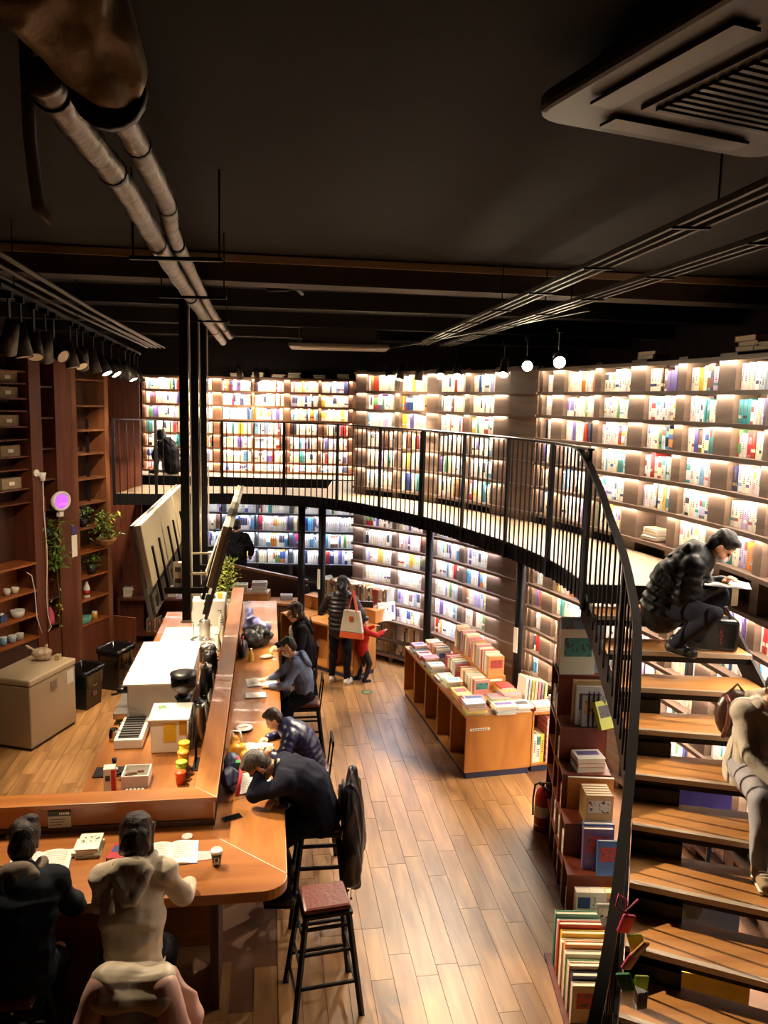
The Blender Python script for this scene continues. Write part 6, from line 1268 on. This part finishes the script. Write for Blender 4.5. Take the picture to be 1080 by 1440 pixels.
person('boy in a blue-grey hoodie and face mask writing at the ledge', tuple(BW(.86, 3.08)), FL, (0, .0, Z0 - .01), 8, 22, 30, hands={-1: V(-.16, .42, 1.08), 1: V(.10, .46, 1.08)}, feet={-1: V(-.12, .25, .30), 1: V(.12, .25, .30)}, S=.93, top=cloth('hoodie_blue', '#68728f', .5, 10), hood=True, mask=True, hair='short', hp=26, skin=M_skinl)
person('woman with glasses in a black coat seated farther along the ledge', tuple(BW(.92, 4.35)), FL + R(8), (0, .0, Z0), 6, 14, 20, hands={-1: V(-.12, .30, 1.12), 1: V(.10, .38, 1.10)}, feet={-1: V(-.12, .25, .28), 1: V(.12, .25, .28)}, S=1.0, top=cloth('coat_black', '#15141a', .3, 8), coat=.18, hood=True, glasses=True, hair='wavy', hairm=M_hairb, hp=12, skin=M_skinl, shirt=cloth('scarf_white', '#d4d2d0'), bulk=1.1)
# near readers, seen from behind
person('reader in a cream hooded top with bobbed dark hair, back turned', tuple(BW(-.42, -1.36)), TH, (0, 0, Z0 + .02), 10, 20, 30, hands={-1: V(-.12, .48, 1.09), 1: V(.30, .50, 1.09)}, feet={-1: V(-.12, .22, .30), 1: V(.14, .22, .30)}, S=1.07, top=cloth('hoodie_cream', '#c9b8a0', .45, 11), hood=True, hair='bob', hairm=M_hairb, hp=34, bulk=1.08, mask=True, leg=cloth('track_black', '#16151a'), armpole={-1: (-.5, -.3, -1), 1: (.5, -.3, -1)})
person('reader in dark clothes with a grey hood at the lower left', tuple(BW(-1.10, -1.36)), TH + R(4), (0, 0, Z0), 10, 26, 36, hands={-1: V(-.2, .46, 1.08), 1: V(.12, .46, 1.08)}, feet={-1: V(-.12, .22, .30), 1: V(.14, .22, .30)}, S=1.09, top=cloth('vest_dark', '#1c2026', .3, 10), hood=True, collar=cloth('hood_grey', '#77695c', .4), hair='crop', hairm=M_hairb, hp=36, bulk=1.18, hunch=1)
# ================================================================ PEOPLE STANDING
blkp = mat('puffer_black', '#2a2424', .4, var=.2, bump=.2, scale=14)
person('woman in a black puffer jacket standing at the far table with a tote bag', (-.64, 11.95, 0), R(-12), (0, 0, .92), 2, 8, 16, hands={-1: V(-.2, .32, 1.1), 1: V(.22, .20, .98)}, feet={-1: V(-.13, .0, .075), 1: V(.13, -.05, .075)}, S=.99, top=blkp, puffy=1, coat=.0, hair='tied', hp=28, bulk=1.1, shoe=cloth('sneaker_white', '#cfc8bc', .1), vox=.014)
person('small child in a red-sleeved jacket reaching for magazines', (-.30, 12.02, 0), R(-62), (0, 0, .56), 2, 6, 10, hands={-1: V(-.08, .26, .86), 1: V(.16, .30, .84)}, feet={-1: V(-.08, 0, .055), 1: V(.08, 0.02, .055)}, S=.64, top=cloth('jacket_red', '#b3291f'), leg=cloth('child_trousers', '#3a3330'), hair='short', hairm=M_hairb, hp=22, skin=M_skinl, bulk=1.15, vox=.011)
person('person in a black coat browsing the far back shelves', (-3.0, 15.75, .22), R(-8), (0, 0, .93), 0, 2, 4, hands={-1: V(-.2, .3, 1.0), 1: V(.2, .3, 1.0)}, S=1.06, top=cloth('coat_black', '#15141a', .3, 8), coat=.25, hood=True, hair='short', hp=15, bulk=1.2, vox=.018)
person('reader in black crouching at the rear platform shelves upstairs', (-4.4, 16.15, MZ), R(60), (0, 0, .20), 15, 35, 40, hands={-1: V(-.1, .35, .3), 1: V(.15, .35, .3)}, feet={-1: V(-.12, .35, .07), 1: V(.12, .35, .07)}, kneepole={-1: (0, .4, 1), 1: (0, .4, 1)}, S=1.0, top=cloth('coat_black', '#15141a', .3, 8), hood=True, hair='bob', hp=30, bulk=1.2, vox=.018, leg=cloth('jeans_grey', '#6a6760'))
# ================================================================ PEOPLE ON THE STAIRS
zt1 = MZ - RISE * 1; zt2 = MZ - RISE * 2
manp = mat('puffer_jet', '#0b0b0f', .5, var=.2, bump=.2, scale=10, spec=.25)
T = person('man in a black padded jacket and mask reading on the upper steps', (2.38, 6.44, zt1), R(-115), (0, 0, .13), 14, 44, 56, hands={-1: V(.02, .44, .40), 1: V(.04, .36, .36)}, feet={-1: V(-.02, .26, zt2 - zt1 + .08), 1: V(.18, .12, zt2 - zt1 + .08)}, kneepole={-1: (-.2, .8, 1), 1: (.3, .8, .9)}, armpole={-1: (-.4, -.5, -1), 1: (.35, -.6, -1)}, S=1.07, top=manp, puffy=1, mask=True, hair='short', hp=48, hood=True, shirt=cloth('tshirt_grey', '#8f9097', .3), leg=cloth('trousers_navy', '#1a1b24', .3), bulk=1.16)
openbook(0, 0, R(-20), .34, .24, 'open book in the hands of the man on the stairs', world=(2.79, 6.2, zt1 + .385))
t = thing('shoulder_bag', 'black bag with a red printed word standing on the step', 'bag', (2.82, 6.38, zt2), R(-10)); MB().b2((-.16, -.09, 0), (.16, .09, .27)).build('body', cloth('bag_black', '#121216', .2), t, bevel=.03); MB().tube([(-.1, 0, .26), (-.06, 0, .36), (.06, 0, .36), (.1, 0, .26)], .012, 8).build('handle', M_blk, t, True); MB().b2((.0, -.0925, .03), (.028, -.089, .22)).build('strap', M_blk, t)
for k, ch in enumerate('LOVE'):
    cd = bpy.data.curves.new('letter', 'FONT'); cd.body = ch; cd.size = .035; cd.extrude = .0006; cd.align_x = 'CENTER'; o = bpy.data.objects.new('letter', cd); COL.objects.link(o); dg = bpy.context.evaluated_depsgraph_get(); me = bpy.data.meshes.new_from_object(o.evaluated_get(dg)); COL.objects.unlink(o); bpy.data.objects.remove(o); me.materials.clear(); me.materials.append(mat('letter_red', '#c0503a', .5)); o = link('letter', me, t); o.location = (.014, -.094, .165 - k * .034); o.rotation_euler = (R(90), R(0), 0)
zt4 = MZ - RISE * 4; zt6 = MZ - RISE * 6; zt7 = MZ - RISE * 7
beige = cloth('hoodie_beige', '#a89c8c', .5, 9)
zt5 = MZ - RISE * 5
person('person in a beige hooded jacket sitting on the stairs at the right edge', (2.66, 5.24, zt5), R(180), (0, 0, .13), 12, 24, 30, hands={-1: V(-.06, .40, .20), 1: V(.02, .42, .17)}, feet={-1: V(-.12, .50, zt7 - zt5 + .085), 1: V(.17, .52, zt7 - zt5 + .085)}, kneepole={-1: (-.2, .8, .9), 1: (.12, .8, .9)}, armpole={-1: (-.5, -.4, -.8), 1: (.6, -.3, -.8)}, S=1.04, top=beige, hood=True, hair='short', hp=30, leg=cloth('jeans_pale', '#8f8a8c', .4, 9), shoe=cloth('canvas_tan', '#8a7458', .2), bulk=1.16)
t = thing('backpack', 'brown leather backpack on the back of the person at the right edge', 'backpack', (2.60, 5.47, zt5 + .24), R(180)); Soft().ell((0, 0, .17), (.15, .085, .19)).ell((0, -.05, .12), (.11, .06, .10)).fuse('body', mat('leather_dark', '#3a2218', .35, var=.2, bump=.3, scale=18), t, .012); MB().tube([(-.05, 0, .34), (0, 0, .40), (.05, 0, .34)], .01, 8).build('handle', M_leather, t, True)
for s in (-1, 1): MB().tube([(s * .09, .04, .32), (s * .10, .12, .30), (s * .11, .14, .15), (s * .1, .06, .02)], .016, 8).build('strap', M_leather, t, True)
# ================================================================ COATS, BAGS AND SMALL THINGS
t = thing('hanging_coat', 'dark navy padded coat hanging over the back of a bar stool', 'coat', tuple(BW(1.13, .28, 1.08)), TH + R(-14))
c = Soft(); c.cap((0, .02, .20), (.0, .0, .02), .045, .075, (0, 1, 0), 1.5).cap((0, 0, .0), (.03, .0, -.62), .08, .10, (0, 1, 0), 1.9).cap((-.01, -.10, .06), (.05, -.17, -.70), .05, .07).cap((.02, .12, .04), (.05, .18, -.55), .055, .065).cap((.02, -.06, -.5), (.06, -.10, -.76), .06, .05)
c.fuse('shell', mat('coat_night', '#17141f', .38, var=.25, bump=.2, scale=12), t, .012, 5, .5, .016, 7, (1, 1.6, .45), 5)
Soft().cap((-.09, -.07, .12), (-.10, -.02, -.18), .014, .012).mb.build('lining_edge', mat('lining_grey', '#8a8794', .5), t, True); MB().tube([(.03, -.12, -.80), (.03, -.12, -.88)], .004, 6).build('drawcord', M_blk, t)
t = thing('puffer_coat', 'pale puffer coat with pink sleeves over a chair back in front', 'coat', tuple(BW(-.36, -1.68, .98)), TH + R(-4))
cream_p = mat('puffer_cream', '#cbb89c', .5, var=.08, bump=.2, scale=8); pink_p = mat('puffer_pink', '#c99c8c', .5, var=.08, bump=.2, scale=8); lil_p = mat('puffer_lilac', '#a8a3a8', .5, var=.18, bump=.2, scale=8)
PK = dict(it=5, fac=.5, crump=.014, freq=9, seed=2)
Soft().cap((-.15, .0, .05), (.15, .0, .05), .085).cap((-.17, -.05, -.03), (.17, -.05, -.03), .09).cap((-.13, .08, .0), (.13, .08, .0), .07).fuse('yoke', cream_p, t, .012, **PK)
Soft().quilt((0, -.06, -.08), (0, -.05, -.70), .10, .12, 4, (1, 0, 0), 2.0).fuse('back', lil_p, t, .012, **PK)
for s in (-1, 1): Soft().cap((s * .17, -.03, .02), (s * .27, -.08, -.22), .085, .08).cap((s * .27, -.08, -.22), (s * .30, -.06, -.45), .085, .075).cap((s * .30, -.06, -.45), (s * .27, -.02, -.68), .075, .06).fuse('sleeve', pink_p, t, .012, **PK)
Soft().cap((.20, .08, .0), (.31, .10, -.28), .06, .08).cap((.31, .10, -.28), (.30, .08, -.6), .07, .07).fuse('front_flap', pink_p, t, .012, **PK)
# bags on the ledge
t = thing('backpack', 'black backpack with a lilac jacket heaped on the far ledge', 'bag', tuple(BW(.24, 4.85, 1.05)), TH); c = Soft()
c.cap((0, -.30, .09), (.02, .20, .10), .10, .12, (1, 0, 0), 1.5).ell((.08, -.15, .16), (.13, .18, .10)).ell((-.08, -.32, .12), (.10, .10, .12)).ell((.14, -.05, .10), (.10, .16, .09))
c.fuse('bag_body', mat('nylon_black', '#1b1a1c', .35, bump=.6, scale=14), t, .011, 4, .5, .022, 8, seed=4)
c = Soft(); c.cap((-.06, .10, .18), (-.08, .22, .36), .10, .05).cap((-.08, .18, .20), (.14, -.05, .20), .10, .06, (0, 1, 0), 1.4).cap((-.02, .22, .16), (.10, .26, .08), .10, .08)
c.fuse('lilac_jacket', mat('nylon_lilac', '#6f6f9c', .45, bump=.5, scale=10), t, .011, 4, .5, .022, 9, seed=9)
t = thing('handbag', 'small black pouch with red zip against the partition on the ledge', 'bag', tuple(BW(.09, 4.15, 1.05)), TH); Soft().ell((0, 0, .11), (.07, .16, .12)).ell((.0, .05, .06), (.08, .12, .08)).fuse('body', mat('nylon_black', '#1b1a1c', .35), t, .012); MB().tube([(0, -.1, .2), (0, -.04, .27), (0, .04, .26), (0, .1, .2)], .01, 8).build('handle', M_red, t, True)
t = thing('snack_bag', 'crumpled snack packet beside the yellow juice bottle', 'packet', tuple(BW(.40, 4.05, 1.05)), TH + .4); Soft().ell((0, 0, .025), (.1, .06, .025)).fuse('packet', mat('foil_grey', '#a8a49c', .35, bump=.8, scale=25), t, .009); MB().b2((.06, -.02, .05), (.09, .02, .06)).build('green_tag', mat('tag_green', '#4f8a3a', .5), t)
t = thing('yellow_bag', 'bright yellow bag beside the head of the suited man', 'bag', tuple(BW(.13, .98, 1.05)), TH); Soft().ell((0, 0, .12), (.10, .09, .12)).ell((.06, -.06, .09), (.08, .06, .07)).ell((-.02, .05, .2), (.06, .05, .07)).fuse('body', mat('bag_yellow', '#d99317', .45, bump=.3, scale=16), t, .011, 4, .5, .014, 11); MB().tube([(-.05, .02, .22), (-.04, .05, .32), (.03, .06, .31), (.05, .03, .2)], .012, 8).build('strap', M_white, t, True)
t = thing('backpack', 'blue and red school bag in the corner of partition and ledge', 'bag', tuple(BW(.10, .58, 1.05)), TH); Soft().ell((0, .1, .12), (.09, .13, .13)).ell((0, -.08, .1), (.08, .1, .11)).fuse('body', mat('nylon_blue', '#23284e', .45, bump=.4, scale=14), t, .011, 4, .5, .014, 11)
MB().tube([(.05, .1, .22), (.09, -.02, .2), (.08, -.16, .12), (.06, -.22, .02)], .018, 8).build('strap', mat('strap_red', '#c22a3c', .5), t, True); MB().b2((.04, -.02, .18), (.08, .04, .23)).build('green_patch', mat('patch_green', '#3c8a4a', .5), t)
t = thing('headphones', 'dark round headphones standing beside the yellow bag', 'headphones', tuple(BW(.08, 1.28, 1.05)), TH); MB().tube([(0, .09 * math.cos(a * .35), .06 + .12 * math.sin(a * .35)) for a in range(10)], .012, 8).build('band', M_gray, t, True)
for s in (-1, 1): MB().tube([(-.02, s * .09, .05), (.025, s * .09, .05)], .045, 16).build('ear_pad', M_blk, t, True)
# tote bag
t = thing('tote_bag', 'white and orange canvas tote bag hanging from the shoulder of the standing woman', 'bag', (-.45, 11.68, .82), R(-20)); tm = mat('canvas_white', '#d8cbb6', .8, bump=.2, scale=20); om = mat('canvas_orange', '#d2562a', .7)
def trap(z0, z1, w0, w1, th, nm, m_): MB().add([(-w0, -th, z0), (w0, -th, z0), (w0, th, z0), (-w0, th, z0), (-w1, -th * .8, z1), (w1, -th * .8, z1), (w1, th * .8, z1), (-w1, th * .8, z1)], [(3, 2, 1, 0), (4, 5, 6, 7), (0, 1, 5, 4), (1, 2, 6, 5), (2, 3, 7, 6), (3, 0, 4, 7)]).build(nm, m_, t, bevel=.012)
trap(0, .10, .19, .185, .05, 'base_band', om); trap(.10, .44, .185, .13, .045, 'body', tm)
for s in (-1, 1): MB().bar((-.08, s * .03, .42), (.0, s * .02 + .02, .74), .035, .006).build('strap', om, t); MB().bar((.08, s * .03, .42), (.01, s * .02 + .02, .74), .035, .006).build('strap', om, t)
MB().b2((-.03, -.05, .28), (.03, -.0425, .36)).build('print_mark', om, t)
t = thing('knotted_bag', 'knotted beige plastic bag on top of the chest freezer', 'bag', (-4.50, 10.0, .93), .3); Soft().ell((0, 0, .09), (.13, .11, .09)).cap((-.06, 0, .14), (-.18, -.02, .22), .03, .015).cap((.04, 0, .16), (.06, 0, .20), .03, .02).fuse('bag', mat('film_beige', '#b79e84', .35, bump=.7, scale=18), t, .011, 4, .5, .014, 11); MB().tube([(-.07, -.01, .15), (-.05, .03, .16), (-.03, 0, .16)], .012, 6).build('knot', mat('film_beige', '#b79e84', .35), t, True)
t = thing('power_adapter', 'small yellowish power adapter on the freezer corner', 'adapter', (-4.30, 10.05, .93), 0); MB().b2((-.03, -.04, 0), (.03, .04, .07)).build('case', mat('adapter', '#a89460', .5), t); MB().tube([(0, .04, .03), (-.05, .1, .04), (-.1, .1, .02)], .005, 6).build('cord', M_white, t)
# floor sticker
o = MB().lathe([(.09, .0045), (.09, .006), (0, .006)], 24).build('floor_sticker', mat('sticker_green', '#4f5a36', .6)); o.location = (-.2, 11.55, 0); tag(o, 'round green sticker on the floor near the standing woman', 'sticker'); MB().lathe([(.05, .006), (.05, .0065), (0, .0065)], 20).build('inner_mark', mat('sticker_pale', '#8a8a5e', .6), o)
# added foil bundle shaped after a glare streak; its tan paints that light
t = thing('glare_wrap', 'added crumpled foil wrap standing in for a glare streak, upper left ceiling', 'duct', (-.86, 2.32, 5.36))
Soft().cap((.03, .05, -.03), (-.06, -.22, .10), .085, .12).cap((-.06, -.22, .10), (-.02, -.4, .26), .12, .13).cap((.08, .06, .0), (.06, -.2, .14), .08, .11).fuse('wrap', mat('foil_glare', '#8a7860', .5, .3, var=.2, bump=.5, scale=12), t, .013, 3, .5, .02, 9)
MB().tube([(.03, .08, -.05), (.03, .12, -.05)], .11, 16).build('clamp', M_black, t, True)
